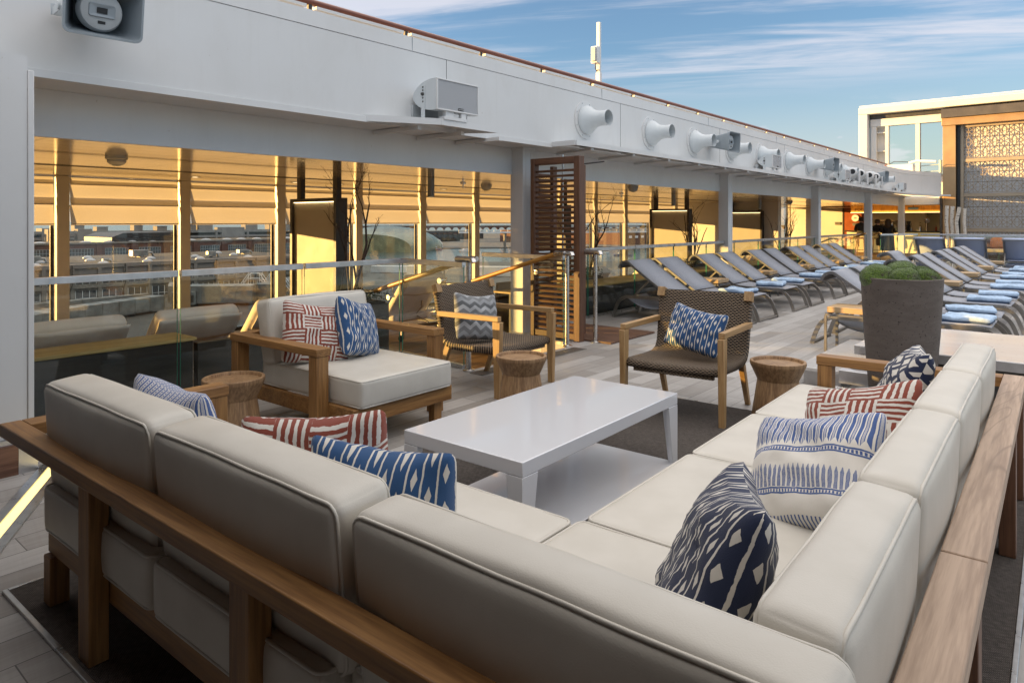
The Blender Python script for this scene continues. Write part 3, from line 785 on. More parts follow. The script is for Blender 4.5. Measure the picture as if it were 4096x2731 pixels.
MB().lathe([(0, 0.03), (0.155, 0.03), (0.16, 0.02), (0.16, 0), (0, 0)], 32, RX).build('disc', 'boat_white', sg, smooth=40)
MB().box(-0.055, 0.055, -0.034, -0.031, -0.02, 0.025).build('plate', 'pale_render', sg)
for x, y, z, w in ((-8.22, 34.31, 1.27, 'under the round disc on the brown door'), (-9.0, 34.37, 1.30, 'on the cream wall left of the brown door')):
    t = thing('notice_plate', 'small beige notice plate ' + w, 'notice', (x, y, z))
    MB().box(-0.12, 0.12, -0.012, 0.0, -0.06, 0.05).build('plate', 'pale_render', t); MB().box(-0.125, 0.125, -0.016, 0.0, 0.05, 0.075).build('header', 'dark_frame', t)
    MB().box(-0.09, 0.09, -0.014, -0.0125, -0.025, -0.012).box(-0.09, 0.06, -0.014, -0.0125, 0.01, 0.022).build('print', 'dark_frame', t)
cp = thing('bar_canopy', 'glowing amber canopy band over the bar, lettered POOL', 'canopy', (-6.1, 32.0, 1.785))
MB().box(-1.75, 1.78, 0.0, 0.02, 0.0, 0.272).build('front', 'bar_canopy', cp)
MB().box(-1.75, 1.78, 0.021, 2.2, 0.02, 0.05).build('soffit', 'cream_paint', cp)
MB().box(-1.77, 1.8, -0.004, 0.016, -0.012, -0.001).build('light_edge', 'lamp', cp)
text_mesh('POOL', 0.17, 'lettering', 'dark_frame', cp, Matrix.Translation((-1.36, -0.006, 0.12)) @ RX)
MB().box(-9.0, -7.87, 31.9, 33.2, 2.02, 2.055).build('door_canopy', 'red_door')
tag(bpy.data.objects['door_canopy'], 'dark reddish ceiling board above the brown door', 'ceiling board')
bc = thing('bar_counter', 'bar counter glowing underneath, behind the seated people', 'bar', (-6.1, 31.3, 0))
MB().box(-1.9, 1.75, -0.05, 0.6, 0.97, 1.02).build('counter_top', 'dark_frame', bc, bevel=0.005)
MB().box(-1.8, 1.7, 0.25, 0.55, 0.0, 0.97).build('front_panel', 'counter_glow', bc)
MB().box(-1.8, 1.7, 0.2, 0.55, 0.001, 0.12).build('foot_rail', 'shiny', bc)
MB().box(-2.1, 2.0, 2.4, 2.95, 0.9, 0.95).build('back_shelf', 'pale_render', bc)
MB().box(0.35, 0.75, 2.6, 3.0, 0.95, 2.05).build('pillar', 'cream_paint', bc)
def bottle(x, y, z, r, h, mat, lab, cat='bottle'):
    t = thing(cat.replace(' ', '_'), lab, cat, (x, y, z), group='things standing on the bar')
    MB().lathe([(0, 0), (r, 0), (r, h * 0.58), (r * 0.8, h * 0.68), (r * 0.35, h * 0.76), (r * 0.33, h)], 14).build('glass', mat, t, smooth=50)
    MB().lathe([(0, h * 1.04), (r * 0.38, h * 1.04), (r * 0.38, h * 0.95), (r * 0.3, h * 0.95)], 10).build('cap', 'dark_frame', t, smooth=40)
bottle(-4.62, 31.55, 1.02, 0.035, 0.24, 'amber_glass', 'small red bottle at the right end of the bar counter')
bottle(-4.45, 31.6, 1.02, 0.05, 0.3, 'bottle_glass', 'amber bottle at the very right end of the bar counter')
bottle(-5.9, 33.9, 0.95, 0.06, 0.34, 'shiny', 'steel flask beside the coffee grinder behind the bar', 'flask')
bottle(-5.55, 33.9, 0.95, 0.06, 0.40, 'shiny', 'tall steel shaker behind the bar, near the pillar', 'shaker')
t = thing('beer_tap', 'chrome tap with a round badge on the bar counter', 'tap', (-4.95, 31.6, 1.02))
MB().tube([(0, 0, 0), (0, 0, 0.42), (0, -0.05, 0.47), (0, -0.12, 0.45)], 0.022, 10).build('spout', 'shiny', t, smooth=60)
MB().lathe([(0, 0.02), (0.10, 0.02), (0.11, 0), (0, 0)], 20, Matrix.Translation((0, 0.03, 0.42)) @ RX).build('badge', 'shiny', t, smooth=40)
t = thing('coffee_machine', 'chrome espresso machine behind the bar', 'coffee machine', (-6.45, 31.75, 1.02))
MB().box(-0.26, 0.26, -0.02, 0.3, 0.05, 0.34).build('body', 'shiny', t, bevel=0.03)
MB().tube([(-0.26, 0.1, 0.38), (0.26, 0.1, 0.38)], 0.06, 12).build('boiler', 'shiny', t, smooth=50)
MB().box(-0.24, 0.24, -0.06, 0.25, 0.0, 0.05).build('drip_tray', 'dark_steel', t)
for q in (-0.12, 0.12): MB().tube([(q, 0, 0.24), (q, -0.12, 0.2)], 0.025, 8).build('spout', 'black', t, smooth=50)
t = thing('coffee_grinder', 'dark coffee grinder behind the bar', 'grinder', (-5.62, 31.8, 1.02))
MB().box(-0.07, 0.07, -0.08, 0.08, 0, 0.25).build('body', 'black', t, bevel=0.01)
MB().lathe([(0, 0.25), (0.05, 0.25), (0.09, 0.4), (0, 0.4)], 14).build('hopper', 'dark_steel', t, smooth=40)
for i in range(6):
    t = thing('drinking_glass', 'one of the clear glasses clustered on the bar right of the espresso machine', 'glass', (-6.1 + 0.09 * (i % 3), 31.45 + 0.1 * (i // 3), 1.02), group='clear glasses on the bar')
    MB().lathe([(0, 0.005), (0.03, 0.0), (0.038, 0.15), (0.034, 0.15), (0.028, 0.01)], 12).build('bowl', 'clear_glass', t, smooth=40)
ex = thing('exit_sign', 'dark green EXIT sign hanging before the amber canopy', 'exit sign', (-5.35, 31.2, 1.96))
MB().box(-0.17, 0.17, -0.012, 0.012, -0.085, 0.0).build('plate', 'exit_green', ex)
MB().box(-0.18, 0.22, -0.02, 0.02, 0.0, 0.03).build('holder', 'dark_frame', ex)
MB().box(-0.01, 0.01, -0.01, 0.01, 0.03, 0.1).build('hanger', 'dark_frame', ex)
text_mesh('EXIT', 0.075, 'lettering', 'boat_white', ex, Matrix.Translation((-0.055, -0.014, -0.043)) @ RX)
MB().box(0.05, 0.08, -0.0145, -0.0125, -0.065, -0.02).bar((0.1, -0.0135, -0.043), (0.15, -0.0135, -0.043), 0.012, 0.001, up=(0, 1, 0)).build('arrow', 'boat_white', ex)

# ------------------------------------------------------------------ right: bronze block with pierced panels, glazed hall frame
bk = thing('bronze_block', 'bronze clad block with pierced star pattern panels at the right', 'building', (-4.2, 30.5, 0))
Y0 = 30.5
MB().box(-4.25, 6, 31.0, 36, 0, 5.33).build('wall', 'bronze_dark', bk, True)
MB().box(-4.25, -3.83, Y0, 30.98, 0, 5.045).build('corner_post', 'bronze', bk, True, bevel=0.01)
MB().box(-3.80, -3.70, 30.62, 30.98, 0, 5.04).build('shadow_gap', 'black', bk, True)
MB().box(-4.28, 6, 30.42, 30.98, 5.05, 5.33).build('header', 'bronze', bk, True, bevel=0.01)
MB().box(-4.28, 6, 30.3, 30.98, 5.335, 5.66).build('eave', 'bronze_dark', bk, True)
def lattice(x0, x1, z0, z1, y):
    m = MB(); c = 0.245; t = 0.020
    nx = max(1, round((x1 - x0) / (c * 1.2))); cw = (x1 - x0) / nx; nz = max(1, round((z1 - z0) / c / 1.6)); ch = (z1 - z0) / nz
    def ln(a, b, w=t): m.bar((a[0], y, a[1]), (b[0], y, b[1]), w, 0.014, up=(0, 1, 0))
    for i in range(nx):
        for j in range(nz):
            X, Z = x0 + i * cw, z0 + j * ch; cx, cz = X + cw / 2, Z + ch / 2
            ln((X, Z), (X + cw, Z)); ln((X, Z), (X, Z + ch)); ln((X, Z + ch), (X + cw, Z + ch), t * 0.6)
            if (i + j) % 2 == 0:
                for q in ((X, Z + ch * .25), (X + cw, Z + ch * .25), (X, Z + ch * .75), (X + cw, Z + ch * .75), (cx, Z), (cx, Z + ch)): ln((cx, cz), q)
                ln((X, Z + ch * .62), (cx, Z + ch), t * 0.7); ln((cx, Z + ch), (X + cw, Z + ch * .62), t * 0.7); ln((X, Z + ch * .38), (cx, Z), t * 0.7); ln((cx, Z), (X + cw, Z + ch * .38), t * 0.7)
            else:
                ln((X, Z + ch * .5), (cx, Z + ch)); ln((cx, Z + ch), (X + cw, Z + ch * .5)); ln((X + cw, Z + ch * .5), (cx, Z)); ln((cx, Z), (X, Z + ch * .5))
                ln((X, cz), (X + cw, cz), t * 0.7); ln((cx - cw * .2, Z + ch * .2), (cx - cw * .2, Z + ch * .8), t * 0.7); ln((cx + cw * .2, Z + ch * .2), (cx + cw * .2, Z + ch * .8), t * 0.7)
    return m
for X0 in (-3.62, -1.15):
    for r in range(5):
        z1 = 4.98 - 1.31 * r; z0 = z1 - 1.19
        if z0 < -1: continue
        z0 = max(z0, 0.05)
        if z1 - z0 < 0.1: continue
        lattice(X0 + 0.02, X0 + 2.08, z0 + 0.02, z1 - 0.02, 30.72).build('pierced_panel', 'lattice_paint', bk, True)
        MB().box(X0 - 0.06, X0 + 2.16, 30.70, 30.76, z1 - 0.02, z1 + 0.10).build('panel_rail', 'lattice_paint', bk, True)
    MB().box(X0 - 0.09, X0 + 0.02, 30.66, 30.78, 0.05, 5.04).build('stile', 'lattice_paint', bk, True)
    MB().box(X0 + 2.08, X0 + 2.38, 30.66, 30.78, 0.05, 5.04).build('stile', 'lattice_paint', bk, True)
    MB().box(X0 - 0.05, X0 + 2.15, 30.86, 30.90, 0.06, 5.03).build('screen_back', 'lattice_back', bk, True)
gh = thing('glazed_hall', 'white framed glazed hall rising beyond the upper wall', 'building', (-7.2, 30.8, 2.6))
P = [(-7.22, 6.12), (-6.85, 6.12), (-6.85, 2.6), (-7.22, 2.6)]
MB().box(-7.22, -6.88, 30.6, 31.3, 2.4, 5.77).build('post', 'hall_paint', gh, True, bevel=0.03)
MB().box(-7.22, 6, 30.6, 31.3, 5.775, 6.05).box(-7.22, 6, 30.7, 31.3, 6.055, 6.15).build('roof_edge', 'hall_paint', gh, True, bevel=0.03)
MB().box(-6.87, 6, 31.0, 31.25, 5.60, 5.77).build('gutter', 'dark_steel', gh, True)
MB().box(-6.84, 6, 30.9, 31.2, 5.28, 5.57).build('head_beam', 'hall_paint', gh, True)
MB().box(-6.80, -6.62, 30.9, 31.2, 2.4, 5.27).box(-6.30, -6.18, 30.9, 31.2, 2.4, 5.27).build('inner_post', 'hall_paint', gh, True)
for z in (3.35, 4.25, 5.0): MB().box(-6.61, -6.31, 30.95, 31.2, z, z + 0.03).build('rung', 'hall_paint', gh, True)
MB().box(-6.62, -6.30, 31.16, 31.2, 2.4, 5.27).build('infill', 'hall_paint', gh, True)
MB().box(-5.22, -5.08, 30.9, 31.2, 3.2, 5.27).build('middle_post', 'hall_paint', gh, True)
MB().box(-6.17, -5.23, 31.02, 31.03, 3.2, 5.27).build('pane', 'hall_glass', gh, True)
MB().box(-5.07, -3.2, 31.02, 31.03, 3.2, 5.27).build('pane', 'hall_glass', gh, True)
MB().box(-6.17, -3.0, 30.9, 31.2, 2.4, 3.19).build('parapet', 'hall_paint', gh, True)
MB().box(-6.17, -3.0, 30.84, 31.25, 3.20, 3.23).build('sill', 'hall_paint', gh, True)
for x in (-4.5, -4.33): MB().tube([(x, 31.8, 3.2), (x, 31.8, 3.85)], 0.06, 10).build('rail_post', 'hall_paint', gh, True, smooth=50)
MB().tube([(-6.1, 31.8, 3.62), (-4.5, 31.8, 3.68)], 0.02, 8).tube([(-4.33, 31.8, 3.68), (-3.3, 31.8, 3.68)], 0.02, 8).tube([(-6.1, 31.8, 3.4), (-4.5, 31.8, 3.42)], 0.02, 8).build('rail', 'hall_paint', gh, True, smooth=50)
MB().lathe([(1.05, 0), (1.05, 0.15), (0.98, 0.75), (0.75, 1.15), (0.4, 1.38), (0, 1.45)], 24, Matrix.Translation((0.3, 36, 6.2))).build('radome', 'hall_white' if 'hall_white' in MATS else 'boat_white', None, smooth=50)
tag(bpy.data.objects['radome'], 'pale dome peeking over the hall roof at the top right', 'dome')
bx = thing('beacon_box', 'white equipment box with an amber beacon on top of the far wall', 'equipment box', (-5.6, 29.4, 3.1))
MB().box(-0.75, 0.55, 0, 0.4, 0, 0.48).build('housing', 'white_paint', bx, bevel=0.02)
MB().box(-0.95, -0.76, 0.0, 0.3, 0.22, 0.45).build('bracket', 'white_paint', bx)
MB().lathe([(0, 0), (0.12, 0), (0.12, 0.16), (0.06, 0.22), (0, 0.22)], 18, Matrix.Translation((-0.62, -0.03, 0.30)) @ RX).build('beacon', 'amber_glass', bx, smooth=50)
MB().tube([(0.4, 0.1, 0.52), (0.65, 0.05, 0.58), (1.3, 0, 0.52)], 0.05, 10).build('arm', 'white_paint', bx, smooth=50)
MB().tube([(-0.3, 0.1, 0.48), (-0.1, 0.05, 0.6), (0.2, 0.1, 0.58), (0.45, 0.1, 0.55)], 0.014, 6).build('cable', 'dark_steel', bx, smooth=50)
# ================================================================== LOUNGE FURNITURE (turned DF to the ship)
OFF = {}
def fth(name, label, cat, x, y, rot=0.0, z=0.0, group=None):
    t = thing(name, label, cat, F(x, y, z), DF + rot, group); OFF[t.name] = (x, y, z); return t
def fput(mb, t, name, mat, **k):
    x, y, z = OFF[t.name]; mb.xf(Matrix.Translation((-x, -y, -z))); return mb.build(name, mat, t, **k)

rug = fth('rug', 'dark brown woven rug with a metal edge under the sofas and coffee table', 'rug', -1.6, 3.0)
fput(MB().box(-3.135, -0.118, 0.835, 5.085, 0.001, 0.009), rug, 'mat', 'rug')
m = MB(); m.box(-3.15, -0.10, 0.815, 0.834, 0.001, 0.012); m.box(-3.15, -0.10, 5.086, 5.10, 0.001, 0.012); m.box(-0.117, -0.10, 0.835, 5.085, 0.001, 0.012); m.box(-3.15, -3.136, 0.835, 5.085, 0.001, 0.012)
fput(m, rug, 'edge_trim', 'rug_trim', bevel=0.002)

def vinyl_cushion(t, name, c, w, th, h, rot, lean, seed, bulge=0.016):
    """c: world-of-furniture centre; w along local x, th along y, h along z"""
    T = Matrix.Translation(c) @ Matrix.Rotation(rot, 4, 'Z') @ Matrix.Rotation(lean, 4, 'X')
    m = MB(); m.cushion((0, 0, 0), (w - 0.006, th, h), 0.031, bulge, 18, seed); m.xf(T)
    o = fput(m, t, name, 'vinyl', smooth=180)
    p = MB()
    for s in (-1, 1):
        pts = [Vector((x, s * (th / 2 - 0.0105), z)) for x, z in rrect(w - 0.018, h - 0.012, 0.034, 4)]
        dense = []
        for a, b in zip(pts, pts[1:] + pts[:1]):
            L = (b - a).length; k = max(1, int(L / 0.06))
            for i in range(k):
                q = a.lerp(b, i / k); n_ = mnoise.noise(q * 6 + Vector((seed, 0, s))) * 0.002; dense.append(q + Vector((0, n_, n_)))
        p.tube(dense, 0.0046, 6, closed=True)
    p.xf(T); x, y, z = OFF[t.name]; p.xf(Matrix.Translation((-x, -y, -z)))
    p.build('piping', 'vinyl', o, smooth=180)
    return o
def seat_cushion(t, x0, x1, y0, y1, z0, z1, seed):
    c = ((x0 + x1) / 2, (y0 + y1) / 2, (z0 + z1) / 2)
    T = Matrix.Translation(c)
    m = MB(); m.cushion((0, 0, 0), (x1 - x0 - 0.006, y1 - y0 - 0.006, z1 - z0), 0.022, 0.008, 18, seed); m.xf(T)
    o = fput(m, t, 'seat', 'vinyl', smooth=180)
    p = MB()
    for s in (-1, 1):
        pts = [Vector((x, y, s * ((z1 - z0) / 2 - 0.007))) for x, y in rrect(x1 - x0 - 0.014, y1 - y0 - 0.014, 0.03, 4)]
        p.tube(pts, 0.0055, 6, closed=True)
    p.xf(T); x, y, z = OFF[t.name]; p.xf(Matrix.Translation((-x, -y, -z))); p.build('piping', 'vinyl', o, smooth=180)

# sofa with its back to the camera
sa = fth('sofa', 'long white cushioned teak sofa seen from behind, nearest the camera', 'sofa', -1.7, 1.3)
ZR = 0.62
fput(MB().box(-3.27, -0.24, 0.838, 0.912, ZR - 0.05, ZR), sa, 'back_rail', 'teak_x', bevel=0.004)
fput(MB().box(-3.27, -3.165, 0.913, 1.74, ZR - 0.05, ZR), sa, 'armrest', 'teak_y', bevel=0.004)
fput(MB().box(-3.265, -3.17, 1.65, 1.735, 0.01, ZR - 0.051), sa, 'arm_post', 'teak_z', bevel=0.003)
for x in (-2.475, -1.54, -0.62): fput(MB().box(x, x + 0.088, 0.845, 0.905, 0.01, ZR - 0.051), sa, 'back_post', 'teak_z', bevel=0.003)
fput(MB().box(-2.94, -2.875, 0.955, 1.01, 0.30, ZR - 0.051), sa, 'back_post', 'teak_z', bevel=0.003)
for x, y in ((-2.94, 0.89), (-2.94, 1.75), (-1.30, 1.75)): fput(MB().box(x, x + 0.065, y, y + 0.065, 0.01, 0.187), sa, 'leg', 'teak_z', bevel=0.003)
m = MB(); m.box(-2.95, -0.32, 0.908, 0.945, 0.188, 0.277); m.box(-2.95, -1.24, 1.79, 1.83, 0.188, 0.277); m.box(-2.95, -2.91, 0.946, 1.789, 0.188, 0.277)
fput(m, sa, 'base_frame', 'teak_x', bevel=0.003)
m = MB()
for k in range(14): m.box(-2.9 + 0.12 * k, -2.83 + 0.12 * k, 0.946, 1.789, 0.255, 0.27)
fput(m, sa, 'slats', 'teak_y')
seat_cushion(sa, -2.945, -2.06, 0.93 - 0.045, 1.875, 0.28, 0.445, 1)
seat_cushion(sa, -2.05, -1.235, 0.93 - 0.045, 1.875, 0.28, 0.445, 2)
LEAN = R(4.5)
def left_back(x0, x1, seed, dy_=0.0, dz_=0.0, th=0.165):
    h = 0.40
    # back top seam at (0.895, 0.80)
    cy = 0.895 + math.cos(LEAN) * th / 2 + math.sin(LEAN) * h / 2; cz = 0.815 + math.sin(LEAN) * th / 2 - math.cos(LEAN) * h / 2
    vinyl_cushion(sa, 'back_cushion', ((x0 + x1) / 2, cy + dy_, cz + dz_), x1 - x0, th, h, 0, LEAN, seed)
left_back(-2.985, -2.10, 3); left_back(-2.085, -1.205, 4, 0.005, -0.004); left_back(-1.180, -0.215, 5, 0.015, -0.012, 0.140)

# sofa along the right
sb = fth('sofa', 'long white cushioned teak sofa on the right, running away from the camera', 'sofa', -0.7, 2.7)
fput(MB().box(-0.226, -0.13, 0.84, 1.948, ZR - 0.05, ZR), sb, 'back_rail', 'teak_pale_y', bevel=0.004)
fput(MB().box(-0.226, -0.13, 1.954, 4.41, ZR - 0.05, ZR), sb, 'back_rail', 'teak_pale_y', bevel=0.004)
fput(MB().box(-1.13, -0.227, 4.31, 4.41, ZR - 0.052, ZR - 0.001), sb, 'armrest', 'teak_x', bevel=0.004)
fput(MB().box(-1.125, -1.045, 4.315, 4.405, 0.01, ZR - 0.053), sb, 'arm_post', 'teak_z', bevel=0.003)
for y in (0.85, 1.84, 3.54, 4.3): fput(MB().box(-0.20, -0.14, y, y + 0.088, 0.01, ZR - 0.052), sb, 'back_post', 'mahogany_z', bevel=0.003)
for x, y in ((-1.17, 2.0), (-1.17, 4.2)): fput(MB().box(x, x + 0.06, y, y + 0.06, 0.01, 0.187), sb, 'leg', 'teak_z', bevel=0.003)
m = MB(); m.box(-1.18, -1.14, 1.91, 4.30, 0.188, 0.277); m.box(-0.27, -0.235, 0.96, 4.30, 0.188, 0.277); m.box(-1.139, -0.271, 4.26, 4.30, 0.188, 0.277)
fput(m, sb, 'base_frame', 'teak_y', bevel=0.003)
for i, (a, b) in enumerate(((0.95, 1.895), (1.90, 2.72), (2.725, 3.49), (3.495, 4.30))): seat_cushion(sb, -1.222 if i else -1.23, -0.26, a, b, 0.28, 0.445, 10 + i)
def right_back(y0, y1, seed):
    h, th = 0.40, 0.145; le = R(3.5)
    cx = -0.236 - math.cos(le) * th / 2 - math.sin(le) * h / 2; cz = 0.812 + math.sin(le) * th / 2 - math.cos(le) * h / 2
    vinyl_cushion(sb, 'back_cushion', (cx, (y0 + y1) / 2, cz), y1 - y0, th, h, R(90), le, seed, 0.014)
right_back(1.07, 1.765, 20); right_back(1.785, 2.55, 21); right_back(2.57, 3.28, 22); right_back(3.30, 4.06, 23)

LEAN = R(12)
# armchair
ac = fth('armchair', 'wide white cushioned teak armchair holding two patterned cushions', 'armchair', -4.1, 3.1)
fput(MB().box(-4.63, -3.60, 2.55, 2.66, ZR - 0.05, ZR), ac, 'armrest', 'teak_x', bevel=0.004)
fput(MB().box(-4.63, -3.60, 3.57, 3.68, ZR - 0.05, ZR), ac, 'armrest', 'teak_x', bevel=0.004)
fput(MB().box(-4.63, -4.55, 2.661, 3.569, ZR - 0.05, ZR), ac, 'back_rail', 'teak_y', bevel=0.004)
for x, y in ((-3.69, 2.555), (-3.69, 3.585), (-4.62, 2.555), (-4.62, 3.585)): fput(MB().box(x, x + 0.085, y, y + 0.09, 0.0, ZR - 0.051), ac, 'arm_post', 'teak_z', bevel=0.003)
m = MB(); m.box(-3.39, -3.35, 2.64, 3.50, 0.165, 0.265); m.box(-4.5, -3.391, 2.64, 2.68, 0.165, 0.265); m.box(-4.5, -3.391, 3.46, 3.50, 0.165, 0.265); m.box(-4.5, -4.46, 2.681, 3.459, 0.165, 0.265)
fput(m, ac, 'base_frame', 'teak_y', bevel=0.003)
for x, y in ((-3.46, 2.69), (-3.46, 3.38)): fput(MB().box(x, x + 0.06, y, y + 0.07, 0, 0.164), ac, 'leg', 'teak_z', bevel=0.003)
seat_cushion(ac, -4.42, -3.315, 2.67, 3.475, 0.268, 0.44, 31)
h, th = 0.45, 0.17
cx = -4.46 + math.cos(LEAN) * th / 2 + math.sin(LEAN) * h / 2; cz = 0.845 + math.sin(LEAN) * th / 2 - math.cos(LEAN) * h / 2
vinyl_cushion(ac, 'back_cushion', (cx, 3.075, cz), 0.86, th, h, R(-90), LEAN, 32)

# coffee table: white lacquer loop with a floor plate
tb = fth('coffee_table', 'glossy white coffee table with tapered legs and a floor plate', 'coffee table', -2.09, 2.97)
X0, X1, YA, YB = -2.455, -1.735, 2.235, 3.71
fput(MB().box(X0, X1, YA, YB, 0.355, 0.42), tb, 'tabletop', 'table_white', bevel=0.004, seg=3)
for sx, sy in ((X0, YA), (X1, YA), (X0, YB), (X1, YB)):
    dx_ = 1 if sx == X0 else -1; dy_ = 1 if sy == YA else -1
    def leg_ring(wx, wy, z): return [(sx + dx_ * a, sy + dy_ * b, z) for a, b in ((0.0, 0), (wx, 0), (wx, 0.022), (0.022, 0.022), (0.022, wy), (0, wy))]
    r_ = [leg_ring(0.05, 0.06, 0.02), leg_ring(0.09, 0.11, 0.354)]
    if dx_ * dy_ < 0: r_ = [g[::-1] for g in r_]
    m = MB(); m.loft(r_); fput(m, tb, 'leg', 'table_white', bevel=0.002)
fput(MB().box(X0 + 0.004, X1 - 0.004, YA + 0.004, YB - 0.004, 0.0095, 0.019), tb, 'floor_plate', 'table_white', bevel=0.003)

# wicker chairs; local: x width, front = -y
def wicker_chair(label, x, y, rot):
    t = fth('wicker_chair', label, 'chair', x, y, rot, group='woven chairs with wooden arms'); 
    prof = [(-0.33, 0.345), (-0.345, 0.375), (-0.33, 0.402), (-0.25, 0.398), (0.0, 0.385), (0.16, 0.385), (0.235, 0.405), (0.275, 0.46), (0.30, 0.56), (0.345, 0.72), (0.385, 0.862)]
    L = [0]
    for a, b in zip(prof, prof[1:]): L.append(L[-1] + math.hypot(b[0] - a[0], b[1] - a[1]))
    def at(s):
        s *= L[-1]
        for i in range(len(L) - 1):
            if s <= L[i + 1] + 1e-9:
                f = (s - L[i]) / (L[i + 1] - L[i]); return prof[i][0] + (prof[i + 1][0] - prof[i][0]) * f, prof[i][1] + (prof[i + 1][1] - prof[i][1]) * f
        return prof[-1]
    def fn(u, v):
        yy, zz = at(v); w = 0.355 + 0.012 * v; xx = (u - 0.5) * 2 * w
        back = max(0, (v - 0.62) / 0.38); yy -= 0.035 * back * (2 * abs(u - 0.5)) ** 2
        yy += 0.012 * (1 - (2 * u - 1) ** 2) * (1 - back); zz -= 0.012 * (1 - (2 * u - 1) ** 2) * (1 - back)
        return (xx, yy, zz)
    MB().grid(fn, 16, 44, uvf=lambda u, v: (u * 0.72, v * L[-1])).build('woven_shell', 'wicker', t, smooth=180, solid=0.05)
    MB().grid(lambda u, v: (-0.30 + 0.60 * u, -0.318 + 0.0 * u, 0.315 + 0.06 * v), 16, 4, uvf=lambda u, v: (u * 0.72, v * 0.08)).build('seat_edge', 'wicker', t, solid=0.03)
    for s in (-1, 1):
        m = MB(); m.bar((s * 0.368, -0.355, 0.635), (s * 0.368, 0.325, 0.628), 0.045, 0.042); m.build('armrest', 'chair_wood_y', t, bevel=0.004)
        m = MB(); m.hexa([(s * 0.368 - 0.02, -0.36, 0), (s * 0.368 + 0.02, -0.36, 0), (s * 0.368 + 0.02, -0.312, 0), (s * 0.368 - 0.02, -0.312, 0),
                          (s * 0.368 - 0.0225, -0.376, 0.613), (s * 0.368 + 0.0225, -0.376, 0.613), (s * 0.368 + 0.0225, -0.295, 0.613), (s * 0.368 - 0.0225, -0.295, 0.613)])
        m.build('leg', 'chair_wood_z', t, bevel=0.004)
        m = MB(); m.hexa([(s * 0.335 - 0.018, 0.375, 0), (s * 0.335 + 0.018, 0.375, 0), (s * 0.335 + 0.018, 0.415, 0), (s * 0.335 - 0.018, 0.415, 0),
                          (s * 0.33 - 0.022, 0.20, 0.37), (s * 0.33 + 0.022, 0.20, 0.37), (s * 0.33 + 0.022, 0.265, 0.37), (s * 0.33 - 0.022, 0.265, 0.37)])
        m.build('leg', 'chair_wood_z', t, bevel=0.004)
        m = MB(); m.bar((s * 0.352, 0.352, 0.80), (s * 0.352, 0.375, 0.872), 0.062, 0.060); m.build('corner_block', 'chair_wood_z', t, bevel=0.003)
    MB().box(-0.33, 0.33, -0.28, 0.22, 0.335, 0.352).build('under_frame', 'brown_wicker', t)
    return t
wicker_chair('woven chair beside the steel rail, holding the grey zigzag cushion', -3.84, 4.56, R(90))
wicker_chair('woven chair facing the coffee table, holding a blue patterned cushion', -2.19, 4.86, R(4))

def stool(label, x, y):
    t = fth('side_stool', label, 'stool', x, y, random.uniform(0, 3), group='turned wooden drum stools')
    n = 18
    MB().lathe([(0.0, 0.0), (0.178, 0.0), (0.182, 0.012), (0.165, 0.12), (0.146, 0.25), (0.141, 0.285), (0.150, 0.305), (0.188, 0.388), (0.192, 0.40), (0.190, 0.418), (0.183, 0.421), (0.172, 0.419), (0.167, 0.408), (0.166, 0.399), (0.0, 0.399)], 48).build('body', 'stool_wood', t, smooth=28)
stool('turned wooden stool in front of the woven chair by the steel rail', -3.14, 4.03)
stool('turned wooden stool between the woven chair and the right sofa', -1.575, 5.02)
stool('turned wooden stool between the white armchair and the near sofa', -4.14, 2.307)

# throw cushions
def rad0(a, b): return min(1.0, math.hypot(a, b))
def pillow(label, clothname, c, yaw, tilt, roll, w=0.45, h=0.45, th=0.19, seed=0, sub=None):
    t = bpy.data.objects.new
    T = Matrix.Translation(F(*c)) @ Matrix.Rotation(DF + yaw, 4, 'Z') @ Matrix.Rotation(-tilt, 4, 'X') @ Matrix.Rotation(roll, 4, 'Y')
    m = MB(); N = 26
    def sheet(sg):
        def fn(u, v):
            a, b = 2 * u - 1, 2 * v - 1
            rc = 1 - 0.07 * (abs(a) ** 10) * (abs(b) ** 10); ex = (1 - 0.045 * (1 - b * b)) * rc; ez = (1 - 0.045 * (1 - a * a)) * rc      # sides drawn in, corners left as ears
            k = max(0.0, (1 - abs(a) ** 2.8)) ** 0.5 * max(0.0, (1 - abs(b) ** 2.8)) ** 0.5
            p = Vector((a * 1.7 + seed, b * 1.7, seed * 1.3))
            cr_ = abs(mnoise.noise(Vector((a * 2.2 + b * 2.2 + seed, (a - b) * 0.7, seed)))) ; wr = mnoise.noise(p * 1.6) * 0.18 + mnoise.noise(p * 4.0) * 0.05 - 0.08 * max(0, 0.22 - cr_) / 0.22 * (0.3 + rad0(a, b))
            rad = math.hypot(a, b); ang = math.atan2(b, a)
            pinch = 0.10 * math.sin(ang * 9 + seed) * max(0, abs(a) ** 4 + abs(b) ** 4) * k
            sag = -0.025 * (1 - a * a) * (v > 0.5) * (v - 0.5) * 2
            return (a * w / 2 * ex, sg * (th / 2) * k * (1 + wr + pinch) + mnoise.noise(p * 0.9 + Vector((7, 7, 7))) * 0.012, b * h / 2 * ez + sag)
        return fn
    m.grid(sheet(-1), N, N, uvf=lambda u, v: (u, v)); m.grid(sheet(1), N, N, uvf=lambda u, v: (1 - u, v), flip=True)
    o = m.build('throw_cushion', clothname, None, smooth=180)
    loc = T.to_translation(); o.matrix_world = T
    bm = bmesh.new(); bm.from_mesh(o.data); bmesh.ops.remove_doubles(bm, verts=bm.verts, dist=0.0004); bm.to_mesh(o.data); bm.free()
    tag(o, label, 'cushion', 'patterned throw cushions'); return o
pillow('white cushion with blue embroidered bands at the left end of the near sofa', 'cloth_embroidered', (-2.58, 1.22, 0.615), R(6), R(-14), R(4), seed=1)
pillow('red and white striped cushion standing on the near sofa', 'cloth_basket_red', (-1.96, 1.40, 0.575), R(38), R(-10), R(-3), 0.50, 0.44, seed=2)
